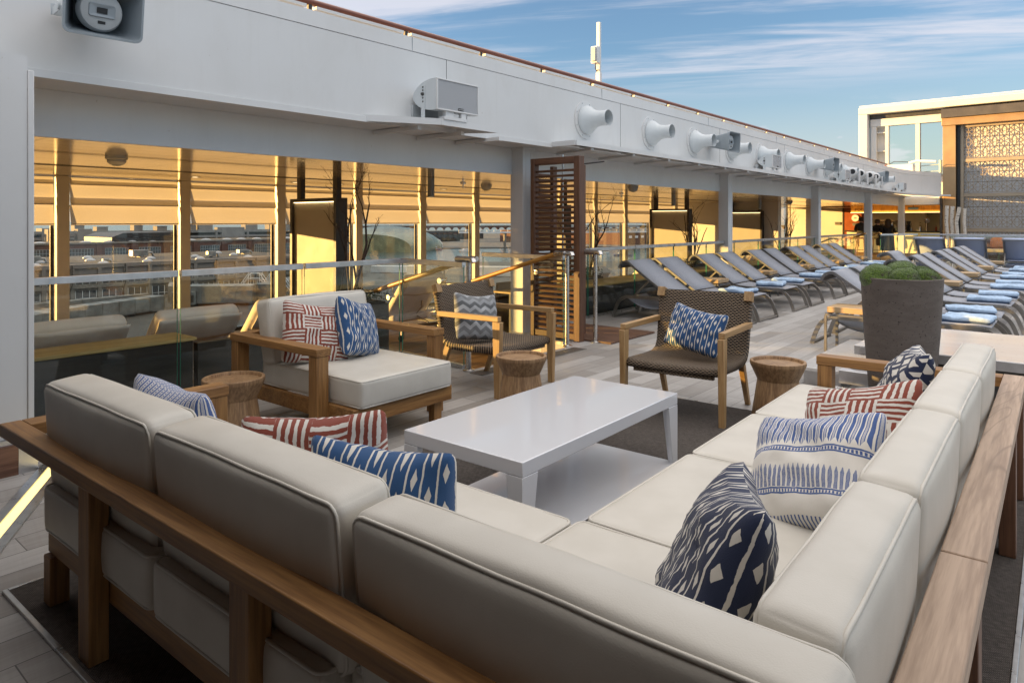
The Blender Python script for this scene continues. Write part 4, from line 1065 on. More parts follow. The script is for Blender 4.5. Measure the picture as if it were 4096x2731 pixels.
pillow('blue and white diamond cushion on the near sofa, before the red striped one', 'cloth_ikat_blue', (-1.575, 1.35, 0.555), R(24), R(-8), R(2), 0.48, 0.45, seed=3)
pillow('red and white striped cushion on the white armchair', 'cloth_basket_red', (-4.07, 2.88, 0.640), R(80), R(20), R(10), 0.50, 0.45, seed=4)
pillow('blue and white diamond cushion on the white armchair', 'cloth_ikat_blue', (-3.98, 3.17, 0.650), R(112), R(18), R(14), 0.44, 0.44, seed=5)
pillow('grey zigzag cushion on the woven chair by the steel rail', 'cloth_chevron_grey', (-3.93, 4.41, 0.600), R(76), R(17), R(7), 0.44, 0.42, 0.15, seed=6)
pillow('blue and white diamond cushion on the woven chair facing the coffee table', 'cloth_ikat_blue', (-2.155, 4.92, 0.600), R(-4), R(20), R(9), 0.47, 0.35, 0.16, seed=7)
pillow('navy and white woven pattern cushion at the far end of the right sofa', 'cloth_weave_navy', (-0.55, 3.52, 0.645), R(-78), R(22), R(-4), 0.48, 0.46, 0.19, seed=8)
pillow('red and white striped cushion on the right sofa', 'cloth_basket_red', (-0.63, 3.03, 0.575), R(-28), R(30), R(-18), 0.52, 0.42, 0.19, seed=9)
pillow('white cushion with blue embroidered bands in the middle of the right sofa', 'cloth_embroidered', (-0.64, 2.42, 0.585), R(-24), R(40), R(-20), 0.46, 0.44, 0.21, seed=10)
pillow('navy and white diamond cushion at the near end of the right sofa', 'cloth_ikat_navy', (-0.60, 1.46, 0.630), R(-68), R(22), R(-8), 0.50, 0.48, 0.19, seed=11)

# planter with moss
pt = thing('planter', 'tall tapered brown concrete planter behind the right sofa', 'planter', (-1.12, 6.05, 0))
MB().lathe([(0, 0), (0.218, 0), (0.222, 0.01), (0.262, 0.55), (0.285, 0.965), (0.286, 0.978), (0.276, 0.982), (0.262, 0.978), (0.256, 0.93), (0, 0.93)], 56).build('pot', 'pot_concrete', pt, smooth=30)
k = 0
for x, y, z, r, w in ((-0.135, -0.10, 0.955, 0.135, 'left front'), (0.045, -0.13, 0.955, 0.118, 'middle front'), (0.165, -0.03, 0.96, 0.105, 'right'), (-0.02, 0.10, 0.985, 0.125, 'rear, topmost'), (0.10, 0.13, 0.965, 0.10, 'right rear'), (-0.16, 0.11, 0.95, 0.09, 'left rear')):
    bm = bmesh.new(); bmesh.ops.create_icosphere(bm, subdivisions=5, radius=r)
    for v in bm.verts:
        p = v.co.copy(); n_ = p.normalized(); q = p * 9 + Vector((k * 5, 0, 0))
        v.co = p + n_ * (mnoise.noise(q) * 0.016 + mnoise.noise(p * 55) * 0.0045 + mnoise.noise(p * 130) * 0.003); v.co.z *= 0.86
    fz = []; vs = list(bm.verts)
    for v in random.sample(vs, 2500) * 2:
        if v.co.z < -0.02: continue
        n_ = v.co.normalized(); a = n_.orthogonal().normalized(); a.rotate(Matrix.Rotation(random.uniform(0, 6.28), 3, n_)); L = random.uniform(0.004, 0.010)
        fz.append((v.co + a * 0.0016, v.co - a * 0.0016, v.co + n_ * L + a * random.uniform(-.004, .004)))
    for tri in fz: bm.faces.new([bm.verts.new(p) for p in tri])
    me = bpy.data.meshes.new('moss_mound'); bm.to_mesh(me); bm.free(); me.shade_smooth(); me.materials.append(MATS['moss'])
    o = bpy.data.objects.new('moss_mound', me); COL.objects.link(o); o.location = (-1.12 + x, 6.05 + y, z + 0.010)
    tag(o, 'green moss mound in the tall planter, ' + w, 'moss', 'moss mounds in the planter'); k += 1

# low metal platform with steps
pf = thing('platform', 'low shiny metal platform with a step, behind the planter', 'platform', (-0.5, 7.1, 0))
MB().box(-1.55, 3, 6.42, 7.95, 0.27, 0.35).build('top_plate', 'hatch_plate', pf, True, bevel=0.004)
MB().box(-1.40, 3, 6.5, 7.9, 0.02, 0.268).build('skirt', 'dark_steel', pf, True)
MB().box(-1.50, -1.30, 6.405, 6.418, 0.285, 0.34).box(-1.28, 3, 6.405, 6.418, 0.275, 0.345).build('edge_profile', 'rail_steel', pf, True)
MB().box(-1.95, -1.56, 6.15, 7.9, 0.13, 0.16).build('step_plate', 'hatch_plate', pf, True, bevel=0.003)
MB().box(-1.9, -1.6, 6.2, 7.85, 0.0, 0.128).build('step_riser', 'rail_steel', pf, True)
f1 = thing('step_box', 'flat aluminium step box lying beside the planter foot', 'step box', (-1.5, 5.75, 0))
MB().box(-1.62, -0.9, 5.62, 5.68, 0.0, 0.07).box(-1.62, -0.9, 5.95, 6.0, 0.0, 0.07).box(-1.62, -1.55, 5.681, 5.949, 0.0, 0.07).build('frame', 'rail_steel', f1, True, bevel=0.003)
MB().box(-1.549, -0.9, 5.681, 5.949, 0.03, 0.04).build('mesh_top', 'dark_steel', f1, True)
MB().box(-1.57, -0.9, 6.02, 6.12, 0.09, 0.20).build('upper_step', 'rail_steel', f1, True, bevel=0.004)

# ================================================================== SUN LOUNGERS
def ribbon(mb, path, y0, y1, mi=0, n=1):
    L = [0]
    for a, b in zip(path, path[1:]): L.append(L[-1] + math.hypot(b[0] - a[0], b[1] - a[1]))
    V = []; U = []
    for (x, z), l in zip(path, L):
        V += [(x, y0, z), (x, y1, z)]; U += [(0, l), (y1 - y0, l)]
    F_ = [(2 * i, 2 * i + 1, 2 * i + 3, 2 * i + 2) for i in range(len(path) - 1)]
    return mb.add(V, F_, mi, U)
def smooth_path(P, n=3):
    out = []
    Q = [Vector((p[0], p[1], 0)) for p in P]
    for i in range(len(Q) - 1):
        p0, p1, p2, p3 = Q[max(i - 1, 0)], Q[i], Q[i + 1], Q[min(i + 2, len(Q) - 1)]
        for k in range(n):
            t = k / n; a = 0.5 * ((2 * p1) + (p2 - p0) * t + (2 * p0 - 5 * p1 + 4 * p2 - p3) * t * t + (3 * p1 - p0 - 3 * p2 + p3) * t ** 3); out.append((a.x, a.y))
    out.append((Q[-1].x, Q[-1].y)); return out
HEAD = [(-0.085, 0.745), (-0.065, 0.795), (-0.02, 0.832), (0.035, 0.835), (0.09, 0.805), (0.25, 0.69), (0.70, 0.385)]
def sling_paths(steep=False):
    hd = HEAD if not steep else [(0.02, 0.93), (0.05, 0.965), (0.11, 0.985), (0.17, 0.965), (0.22, 0.91), (0.34, 0.78), (0.70, 0.385)]
    return smooth_path(hd, 4), smooth_path([(0.72, 0.372), (0.86, 0.352), (1.15, 0.348), (1.42, 0.350), (1.53, 0.338)], 4)
def lounger(label, loc, rot=0.0, steep=False, mat='sling', group='grey sling sun loungers'):
    t = thing('sun_lounger', label, 'sun lounger', loc, rot, group)
    bp, sp = sling_paths(steep); w = 0.36
    ribbon(MB(), bp, -w + 0.035, w - 0.035).build('back_sling', mat, t, smooth=60, solid=0.006)
    ribbon(MB(), sp, -w + 0.035, w - 0.035).build('seat_sling', mat, t, smooth=60, solid=0.006)
    m = MB()
    for s in (-1, 1):
        for a, b in zip(bp, bp[1:]): m.bar((a[0], s * (w - 0.018), a[1] - 0.008), (b[0], s * (w - 0.018), b[1] - 0.008), 0.034, 0.030)
    m.bar((bp[0][0], -w, bp[0][1]), (bp[0][0], w, bp[0][1]), 0.02, 0.03); m.build('back_frame', 'alu_frame', t)
    base = smooth_path([(-0.19, 0.0), (-0.15, 0.13), (-0.09, 0.245), (0.0, 0.305), (0.10, 0.318), (0.6, 0.322), (1.38, 0.322), (1.50, 0.300), (1.585, 0.225), (1.64, 0.10), (1.67, 0.0)], 3)
    for s in (-1, 1):
        m = MB()
        for a, b in zip(base, base[1:]): m.bar((a[0], s * (w - 0.012), a[1]), (b[0], s * (w - 0.012), b[1]), 0.022, 0.046)
        m.build('side_rail', 'alu', t)
    for a_, b_, e_, z_ in ((-0.20, -0.165, w - 0.024, 0.012), (1.645, 1.68, w - 0.024, 0.012), (0.72, 0.75, w - 0.024, 0.310)): MB().box(a_, b_, -e_, e_, z_, z_ + 0.026).build('cross_bar', 'alu', t)
    for s in (-1, 1): MB().bar((0.40, s * (w - 0.045), 0.575), (0.12, s * (w - 0.045), 0.31), 0.02, 0.024).build('back_stay', 'alu', t)
    ribbon(MB(), smooth_path([(0.0, 0.31), (0.2, 0.20), (0.45, 0.165), (0.7, 0.22), (0.85, 0.33)], 3), -w + 0.05, w - 0.05).build('under_sling', mat, t, smooth=60, solid=0.006)
    return t
simple('alu_frame', (0.20, 0.20, 0.205), 0.42, 0.6, var=0.1)
ORD = ['first', 'second', 'third', 'fourth', 'fifth']
def towel(label, loc, rot, seed):
    m = MB(); rnd = random.Random(seed)
    w, l, q = rnd.uniform(0.36, 0.44), rnd.uniform(0.42, 0.52), 0.030
    def layer(z0, z1, mi, inset, sh):
        m.cushion((sh, 0, (z0 + z1) / 2), (l - inset, w - inset * 0.6, z1 - z0), (z1 - z0) * 0.46, 0.0, 10, seed)
        k = len(m.v)
    s0 = len(m.f); layer(0.002, 0.014, 1, 0.02, 0.0); layer(0.013, 0.026, 1, 0.03, -0.006)
    for i in range(s0, len(m.f)): m.mi[i] = 1
    s1 = len(m.f); layer(0.022, 0.070, 0, 0.0, 0.004)
    T = m.v
    for i, p in enumerate(T):
        b = mnoise.noise(Vector((p[0] * 7 + seed, p[1] * 7, seed))) * 0.020 + mnoise.noise(Vector((p[0] * 3 - seed, p[1] * 16, seed))) * 0.006
        T[i] = (p[0] + mnoise.noise(Vector((p[1] * 6, seed * 2.2, 0))) * 0.018, p[1] + mnoise.noise(Vector((p[0] * 5, seed, 4))) * 0.012, p[2] + b * max(0, p[2]) / 0.06 )
    o = m.build('folded_towel', ['towel_blue', 'towel_dark'], None, smooth=180)
    o.location = loc; o.rotation_euler = (0, 0, rot); tag(o, label, 'towel', 'folded towels on the loungers')
def side_table(label, x, y, s=0.42):
    t = thing('side_table', label, 'side table', (x, y, 0), group='teak topped side tables')
    m = MB()
    for k in range(3): m.box(-s / 2, s / 2, -s / 2 + k * s / 3 + 0.002, -s / 2 + (k + 1) * s / 3 - 0.002, 0.425, 0.485)
    m.build('tabletop', 'teak_top_x', t, bevel=0.003)
    f = MB(); e = s / 2 + 0.01
    for a in (-1, 1):
        f.box(-e, e, a * e - 0.012, a * e + 0.012, 0.388, 0.412); f.box(a * e - 0.012, a * e + 0.012, -e + 0.013, e - 0.013, 0.388, 0.412)
    f.build('frame', 'alu_frame', t)
    for a in (-1, 1):
        for b in (-1, 1): MB().box(a * e - 0.013, a * e + 0.013, b * e - 0.013, b * e + 0.013, 0, 0.387).build('leg', 'alu_frame', t)
for k in range(5):
    yc = 9.50 + 2.30 * k
    for j, off in enumerate((-0.44, 0.44)):
        wj = 'nearer' if j == 0 else 'farther'
        lounger('grey lounger by the balustrade, %s one of the %s pair from the louvred screen' % (wj, ORD[k]), (-5.20, yc + off, 0), random.uniform(-.025, .025))
        towel('folded pale blue towel, %s of the %s lounger pair by the balustrade' % (wj, ORD[k]), (-4.0 + random.uniform(-.05, .05), yc + off, 0.352), random.uniform(-.22, .22), 40 + k * 2 + j)
        lounger('grey lounger in the right row, %s one of the %s pair from the planter' % (wj, ORD[k]), (-2.28, yc + off - 0.36, 0), random.uniform(-.025, .025), steep=(k == 1 and j == 0))
        towel('folded pale blue towel, %s of the %s lounger pair in the right row' % (wj, ORD[k]), (-1.02 + random.uniform(-.05, .05), yc + off - 0.36, 0.352), random.uniform(-.2, .2), 70 + k * 2 + j)
    side_table('teak topped side table after the %s lounger pair by the balustrade' % ORD[k], -4.72, yc + 1.15)
    side_table('teak topped side table after the %s lounger pair in the right row' % ORD[k], -1.72, yc + 0.79)
side_table('teak topped side table left of the tall planter, before the right lounger row', -1.98, 8.15)
for k, x in enumerate((-3.35, -2.42, -1.35)):
    lounger('blue lounger beyond the right row with its back to us, %s from the left' % ORD[k], (x, 21.6, 0), R(90), steep=True, mat='sling_blue', group='blue backed loungers facing away')

# ================================================================== BALUSTRADES, RAILS, SCREEN
def balustrade(label, pts, joints, h=1.0, top=0.052):
    """glass panels between joints along a straight line a->b, flat steel rail on top"""
    a, b = Vector((*pts[0], 0)), Vector((*pts[1], 0)); d_ = (b - a); L = d_.length; d_.normalize(); n_ = Vector((d_.y, -d_.x, 0))
    t = thing('glass_balustrade', label, 'balustrade', tuple(a))
    J = [0] + joints + [L]
    for s, e in zip(J, J[1:]):
        p, q = a + d_ * (s + 0.012), a + d_ * (e - 0.012)
        m = MB(); m.bar((p.x, p.y, 0.5 * (h + 0.03)), (q.x, q.y, 0.5 * (h + 0.03)), 0.012, h - 0.03); o = m.build('glass_panel', 'clear_glass', t, True)
        m = MB()
        for c in (p, q): m.bar((c.x - d_.x * .001, c.y - d_.y * .001, 0.5 * (h + 0.03)), (c.x + d_.x * .001, c.y + d_.y * .001, 0.5 * (h + 0.03)), 0.0115, h - 0.04)
        m.build('glass_edge', 'glass_edge', o, False).location = tuple(-a)
        m = MB(); m.bar((p.x, p.y, h), (q.x, q.y, h), 0.05, top); m.build('top_rail', 'rail_steel', t, True, bevel=0.003)
        m = MB(); m.bar((p.x, p.y, 0.02), (q.x, q.y, 0.02), 0.04, 0.038); m.build('base_channel', 'rug_trim', t, True)
    return t
balustrade('glass balustrade with a flat steel rail behind the armchair', ((-5.6, 0.2), (-5.6, 4.79)), [1.12, 2.27, 3.41])
balustrade('short glass balustrade returning to the nearer steel post', ((-5.59, 4.80), (-4.58, 4.72)), [])
balustrade('short glass balustrade on the far side of the steps, by the louvred screen', ((-5.9, 6.40), (-4.58, 6.36)), [])
balustrade('long glass balustrade behind the row of grey loungers', ((-5.6, 7.0), (-5.6, 24.8)), [1.35 * k for k in range(1, 13)])
balustrade('far glass balustrade beyond the blue loungers', ((-4.1, 25.0), (3, 25.0)), [2.05, 4.1])
balustrade('farthest glass balustrade before the bronze block', ((-3.6, 27.3), (3, 27.3)), [2.05, 4.1], h=0.92)
balustrade('small glass balustrade beside the far steps in front of the bar', ((-4.95, 23.6), (-4.15, 24.9)), [0.7])
def post(label, x, y):
    t = thing('rail_post', label, 'post', (x, y, 0), group='steel posts at the steps')
    MB().tube([(0, 0, 0), (0, 0, 1.03)], 0.0245, 16).build('pole', 'steel', t, smooth=50)
    MB().lathe([(0, 0), (0.055, 0), (0.057, 0.010), (0.045, 0.016), (0.028, 0.02)], 24).build('base_flange', 'steel', t, smooth=40)
    MB().tube([(0.085, -0.02, 1.03), (0.08, -0.02, 1.045), (0.05, -0.01, 1.055), (-0.02, 0, 1.055), (-0.16, 0.0, 1.055)], 0.030, 14).build('cap_tube', 'steel', t, smooth=50)
post('steel rail post beside the woven chair at the near side of the steps', -4.50, 4.69)
post('steel rail post in front of the louvred screen', -4.525, 6.33)
post('steel rail post just right of the louvred screen', -4.42, 6.75)
def handrail(label, y, z1, n, x0=-4.66):
    t = thing('handrail', label, 'handrail', (x0, y, 0.98), group='wooden handrails down the steps')
    a, b = Vector((0, 0, 0.06)), Vector((-1.42, 0, z1 - 0.98))
    MB().tube([a, a.lerp(b, 0.1), a.lerp(b, 0.5), b], 0.026, 14).build('rail', 'handrail_wood', t, smooth=60)
    MB().tube([b, b + Vector((-0.08, 0, -0.012)), b + Vector((-0.45, 0.0, -0.03))], 0.022, 12).tube([(0.14, 0.0, 0.075), (0.06, 0, 0.078), (0, 0, 0.06)], 0.026, 12).build('steel_end', 'steel', t, smooth=60)
    for f in (0.22, 0.78):
        p = a.lerp(b, f)
        MB().tube([p + Vector((0, 0, -0.02)), p + Vector((0, 0.0, -0.10)), p + Vector((0, 0.02, -0.125)), p + Vector((-0.005, 0.07 * n, -0.13))], 0.008, 8).build('bracket', 'steel', t, smooth=60)
        MB().lathe([(0, 0), (0.028, 0), (0.03, 0.012), (0, 0.016)], 18, Matrix.Translation(p + Vector((-0.005, 0.07 * n, -0.13))) @ Matrix.Rotation(R(90 * n), 4, 'X')).build('disc', 'steel', t, smooth=40)
handrail('sloping wooden handrail on the near side of the steps', 4.83, 0.64, -1)
handrail('sloping wooden handrail on the far side of the steps', 6.27, 0.62, 1)
for y, lab in ((23.3, 'distant wooden handrail left of the people at the bar'), (25.2, 'distant wooden handrail below the amber canopy')):
    t = thing('handrail', lab, 'handrail', (-5.3, y, 0.98), group='wooden handrails at the far steps')
    P_ = [(0, 0, 0.06), (-0.5, 0.3, -0.12), (-0.9, 0.7, -0.16), (-1.3, 1.1, -0.14), (-1.8, 1.7, -0.3)]
    MB().tube(P_, 0.026, 10).build('rail', 'handrail_wood', t, smooth=60)
    for q in P_[1:4]:
        q = Vector(q); MB().tube([q, q + Vector((0, 0, -0.1)), q + Vector((0.06, 0.0, -0.14)), q + Vector((0.10, 0.02, -0.08))], 0.012, 8).build('bracket', 'shiny', t, smooth=60)

ls_ = thing('louvred_screen', 'dark brown wooden screen of horizontal louvres beside the white column', 'screen', (-4.9, 6.67, 0))
MB().box(-4.64, -4.555, 6.62, 6.72, 0, 2.19).build('post', 'mahogany_z', ls_, True, bevel=0.004)
MB().box(-5.29, -5.235, 6.62, 6.72, 0, 2.19).build('post', 'mahogany_z', ls_, True, bevel=0.004)
MB().box(-5.234, -4.641, 6.63, 6.71, 2.11, 2.19).build('top_bar', 'mahogany_x', ls_, True, bevel=0.003)
MB().box(-5.234, -4.641, 6.63, 6.71, 0.02, 0.09).build('bottom_bar', 'mahogany_x', ls_, True, bevel=0.003)
m = MB()
for k in range(31):
    z = 0.125 + 0.0635 * k; m.bar((-5.234, 6.67, z), (-4.641, 6.67, z), 0.034, 0.026, up=(0, -0.25, 1))
m.build('slats', 'mahogany_x', ls_, True)
MB().box(-4.86, -4.79, 7.02, 7.10, 0, 2.12).build('rear_post', 'mahogany_z', ls_, True, bevel=0.004)
MB().box(-5.29, -5.235, 7.02, 7.10, 0, 2.12).build('rear_post', 'mahogany_z', ls_, True, bevel=0.004)
m = MB()
for k in range(31):
    z = 0.125 + 0.0625 * k; m.bar((-5.262, 6.73, z), (-5.262, 7.01, z), 0.06, 0.016, up=(0.4, 0, 1))
m.build('side_slats', 'mahogany_y', ls_, True)
MB().tube([(-5.0, 6.9, 0.0), (-5.0, 6.9, 2.25)], 0.012, 8).build('shower_pipe', 'steel', ls_, True, smooth=50)
MB().tube([(-4.8, 7.06, 2.13), (-4.52, 7.1, 2.15)], 0.01, 6).build('hook', 'dark_steel', ls_, True)
wm = thing('duckboard', 'brown slatted wooden duckboard on the deck right of the louvred screen', 'duckboard', (-4.75, 7.25, 0))
m = MB()
for k in range(17): m.box(-5.3, -4.2, 6.74 + 0.0615 * k, 6.74 + 0.0615 * k + 0.052, 0.004, 0.022)
m.build('slats', 'mat_wood', wm, True)
dg_ = thing('drain_grate', 'narrow tan drain grate across the top of the steps', 'grate', (-4.33, 5.5, 0))
m = MB(); m.box(-4.42, -4.25, 4.62, 6.32, 0.001, 0.006); m.build('frame', 'pale_render', dg_, True)
m = MB()
for k in range(8): m.box(-4.412 + 0.02 * k, -4.40 + 0.02 * k, 4.64, 6.30, 0.0062, 0.0075)
m.build('slots', 'dark_steel', dg_, True)

# ================================================================== EQUIPMENT ON THE UPPER WALL
RYX = Matrix.Rotation(R(90), 4, 'Y')                              # lathe axis z -> +x
VN = ['first', 'second', 'third', 'fourth', 'fifth', 'sixth', 'seventh', 'eighth', 'ninth', 'tenth', 'eleventh']
VY = [7.69, 9.48, 11.0, 12.6, 14.14, 15.8, 17.3, 18.75, 20.4, 23.6, 25.0]
for i, y in enumerate(VY):
    t = thing('air_vent', 'round white trumpet vent on the upper wall, %s from the left' % VN[i], 'vent', (-5.2, y, 2.785), group='trumpet vents along the upper wall')
    MB().lathe([(0, 0.0), (0.255, 0.0), (0.255, 0.014), (0.205, 0.016), (0.0, 0.016)], 40, RYX).build('flange', 'white_paint', t, smooth=30)
    MB().lathe([(0.192, 0.018), (0.197, 0.035), (0.185, 0.07), (0.150, 0.115), (0.118, 0.165), (0.103, 0.23), (0.100, 0.30), (0.106, 0.375), (0.101, 0.376), (0.095, 0.30), (0.095, 0.10), (0, 0.10)], 40, RYX).build('trumpet', 'vent_paint', t, smooth=50)
    m = MB()
    for a in range(8): m.lathe([(0, 0.019), (0.009, 0.018), (0.009, 0.014)], 8, RYX @ Matrix.Translation((0.23 * math.cos(a * .785 + .4), 0.23 * math.sin(a * .785 + .4), 0)))
    m.build('bolts', 'horn_driver', t)
def horn(label, loc, rot, tilt, s=1.0):
    t = thing('horn_speaker', label, 'loudspeaker', loc, rot, group='grey horn loudspeakers on the upper wall')
    Rm = Matrix.Rotation(tilt, 4, 'Y') @ Matrix.Scale(s, 4)
    def ring(x, w, h, r): return [Vector((x, y, z)) for y, z in rrect(w, h, r, 4)]
    m = MB(); m.loft([ring(-0.42, 0.17, 0.16, 0.03), ring(-0.40, 0.19, 0.18, 0.03), ring(-0.10, 0.38, 0.29, 0.035), ring(-0.02, 0.43, 0.325, 0.04), ring(0, 0.46, 0.35, 0.045), ring(0.02, 0.46, 0.35, 0.045),
                      ring(0.02, 0.435, 0.325, 0.04), ring(-0.05, 0.40, 0.30, 0.035), ring(-0.38, 0.17, 0.15, 0.03)], caps=(True, True)).xf(Rm); m.build('flare', 'horn_grey', t, smooth=40)
    m = MB(); m.lathe([(0, -0.3), (0.08, -0.3), (0.125, -0.16), (0.135, -0.10), (0.12, -0.055), (0.09, -0.045), (0, -0.045)], 32, RYX).xf(Rm); d_ = m.build('driver', 'horn_driver', t, smooth=50)
    m = MB()
    m.loft([ring(-0.0445, 0.155, 0.085, 0.012), ring(-0.034, 0.15, 0.08, 0.012), ring(-0.036, 0.135, 0.062, 0.01), ring(-0.0435, 0.05, 0.04, 0.01)], caps=(False, True)).xf(Rm); m.build('throat', 'horn_grey', d_, smooth=30)
    m = MB(); m.box(-0.041, -0.037, -0.03, 0.03, -0.018, 0.018).box(-0.0444, -0.0425, -0.022, 0.022, -0.085, -0.066).xf(Rm); m.build('phase_plug', 'black', d_)
    m = MB()
    for sg in (-1, 1): m.bar((-0.20, sg * 0.20, 0), (-0.44, sg * 0.19, -0.02), 0.006, 0.055); m.lathe([(0, 0), (0.028, 0), (0.028, 0.014), (0, 0.016)], 14, Matrix.Translation((-0.2, sg * 0.202, 0)) @ Matrix.Rotation(R(-90 * sg), 4, 'X'))
    m.box(-0.45, -0.435, -0.2, 0.2, -0.045, 0.03).xf(Rm); m.build('bracket', 'vent_paint', t, bevel=0.002)
horn('large grey horn loudspeaker cut off by the top left corner', (-4.70, 1.615, 2.735), R(-4), R(9), 0.97)
horn('grey horn loudspeaker between the third and fourth trumpet vents', (-4.74, 11.62, 2.80), R(-2), R(3))
horn('grey horn loudspeaker beside the seventh trumpet vent', (-4.74, 17.9, 2.80), R(-2), R(3))
horn('grey horn loudspeaker beyond the white spotlights', (-4.74, 23.4, 2.78), R(-2), R(3))
def cabinet(label, y, s=1.0, badge=True, x=-4.84):
    t = thing('cabinet_speaker', label, 'loudspeaker', (x, y, 2.42), 0, group='white cabinet loudspeakers on the shelf')
    W2, H = 0.295 * s, 0.31 * s; z0 = 0.085 * s
    prof = [(0.0, z0), (0.0, z0 + H), (-0.10 * s, z0 + H - 0.006), (-0.20 * s, z0 + H - 0.03), (-0.29 * s, z0 + H - 0.085), (-0.335 * s, z0 + H * 0.5), (-0.29 * s, z0 + 0.085), (-0.20 * s, z0 + 0.03), (-0.10 * s, z0 + 0.006)]
    sp_ = smooth_path(prof[1:] + [prof[0]], 4) ; m = MB()
    m.loft([[(a, -W2, b) for a, b in sp_], [(a, -W2 + 0.012, b) for a, b in sp_], [(a, W2 - 0.012, b) for a, b in sp_], [(a, W2, b) for a, b in sp_]]); m.build('cabinet', 'vent_paint', t, smooth=35)
    MB().box(0.001, 0.012, -W2 + 0.016, W2 - 0.016, z0 + 0.016, z0 + H - 0.016).build('grille', 'speaker_grille', t)
    m = MB()
    for a, b in ((z0, z0 + 0.015), (z0 + H - 0.015, z0 + H)): m.box(0.001, 0.02, -W2, W2, a, b)
    for a in (-W2, W2 - 0.015): m.box(0.001, 0.0195, a, a + 0.015, z0 + 0.0155, z0 + H - 0.0155)
    m.build('grille_frame', 'white_paint', t, bevel=0.003)
    for sg in (-1, 1):
        m = MB(); m.box(-0.205 * s, -0.15 * s, sg * (W2 + 0.004) - 0.003, sg * (W2 + 0.004) + 0.003, 0.0, z0 + H * 0.82); a_ = m.build('side_bracket', 'vent_paint', t, bevel=0.002)
        m = MB()
        for zz in (0.3, 0.42, 0.66, 0.76): m.lathe([(0, 0.0005), (0.010, 0.0005), (0.010, 0)], 10, Matrix.Translation((-0.177 * s, sg * (W2 + 0.008), z0 + H * zz)) @ Matrix.Rotation(R(-90 * sg), 4, 'X'))
        m.lathe([(0, 0.02), (0.014, 0.018), (0.018, 0)], 12, Matrix.Translation((-0.177 * s, sg * (W2 + 0.007), z0 + H * 0.54)) @ Matrix.Rotation(R(-90 * sg), 4, 'X'))
        m.build('bolts', 'dark_steel', a_)
    MB().box(-0.05, 0.02, -0.20, 0.12, 0.0, 0.03).box(-0.04, 0.0, -0.16, -0.05, 0.03, z0).box(-0.03, 0.01, 0.05, 0.12, 0.03, z0).build('foot', 'white_paint', t)
    MB().box(-0.40 * s, -0.335 * s, -W2 - 0.0, W2 * 0.2, 0.0, 0.17 * s).build('junction_box', 'horn_driver', t, bevel=0.006)
    b_ = MB().box(0.0125, 0.016, -0.0, 0.076, z0 + 0.022, z0 + 0.046).build('badge', 'black', t)
    if badge: text_mesh('Community', 0.0155, 'lettering', 'boat_white', b_, Matrix.Translation((0.0165, 0.038, z0 + 0.034)) @ Matrix.Rotation(R(90), 4, 'Z') @ RX, 0.0004)
cabinet('large white cabinet loudspeaker on the short slanted shelf', 4.88)
cabinet('white cabinet loudspeaker beside the fifth trumpet vent', 14.05, 0.86, False)
cabinet('white cabinet loudspeaker between the ninth vent and the spotlights', 19.4, 0.86, False)
cabinet('white cabinet loudspeaker at the far curved end of the shelf', 26.6, 0.8, False, -4.82)
def spot(label, y, k):
    t = thing('spotlight', label, 'spotlight', (-4.98, y, 2.42), 0, group='white moving spotlights on the shelf')
    T = Matrix.Translation((0, 0, 0.33)) @ Matrix.Rotation(R(-72), 4, 'Z') @ Matrix.Rotation(R(86), 4, 'Y')
    m = MB(); m.lathe([(0, -0.36), (0.10, -0.36), (0.15, -0.32), (0.155, -0.05), (0.13, 0.0), (0.13, 0.12), (0.09, 0.22), (0.085, 0.24), (0.07, 0.24), (0.07, 0.225), (0, 0.225)], 28, T); m.build('barrel', 'white_paint', t, smooth=35)
    m = MB(); m.lathe([(0, 0.232), (0.068, 0.232)], 22, T); m.build('lens', 'black', t)
    m = MB()
    for q in range(9): m.lathe([(0.157, -0.06 - 0.028 * q), (0.160, -0.068 - 0.028 * q), (0.157, -0.076 - 0.028 * q)], 24, T)
    m.build('fins', 'vent_paint', t)
    m = MB()
    ax = T.to_3x3() @ Vector((0, 1, 0)); 
    for sg in (-1, 1): m.bar(Vector((0, 0, 0.04)) + ax * 0.19 * sg, Vector((0, 0, 0.36)) + ax * 0.19 * sg, 0.03, 0.09)
    m.build('yoke', 'white_paint', t, bevel=0.004)
    MB().box(-0.13, 0.13, -0.22, 0.22, 0.0, 0.085).build('base', 'white_paint', t, bevel=0.012)
    MB().tube([(0.05, -0.2, 0.05), (0.08, -0.26, 0.12), (0.02, -0.3, 0.06), (-0.1, -0.3, 0.02)], 0.012, 8).build('cable', 'dark_steel', t, smooth=60)
for y, lab in ((20.4, 'first white spotlight on the shelf from the left'), (21.3, 'second white spotlight on the shelf, half behind the first'), (22.3, 'third white spotlight on the shelf from the left'), (23.1, 'fourth white spotlight on the shelf, half behind the third')): spot(lab, y, 0)
an = thing('antenna_pole', 'thin white pole with a small box standing above the brown handrail', 'pole', (-5.35, 8.26, 3.28))
MB().box(-0.028, 0.028, -0.022, 0.022, 0, 0.98).build('pole', 'white_paint', an, bevel=0.006)
MB().box(-0.033, 0.033, -0.027, 0.027, 0.0, 0.26).build('sleeve', 'white_paint', an)
MB().box(-0.06, 0.05, -0.12, -0.03, 0.38, 0.62).build('box', 'white_paint', an, bevel=0.01)
MB().box(-0.04, 0.04, -0.15, -0.121, 0.40, 0.60).build('box_lid', 'horn_driver', an, bevel=0.01)
MB().tube([(0, -0.08, 0.38), (0, -0.09, 0.31), (0, -0.05, 0.27), (0, -0.025, 0.30)], 0.007, 6).build('cable', 'black', an, smooth=60)
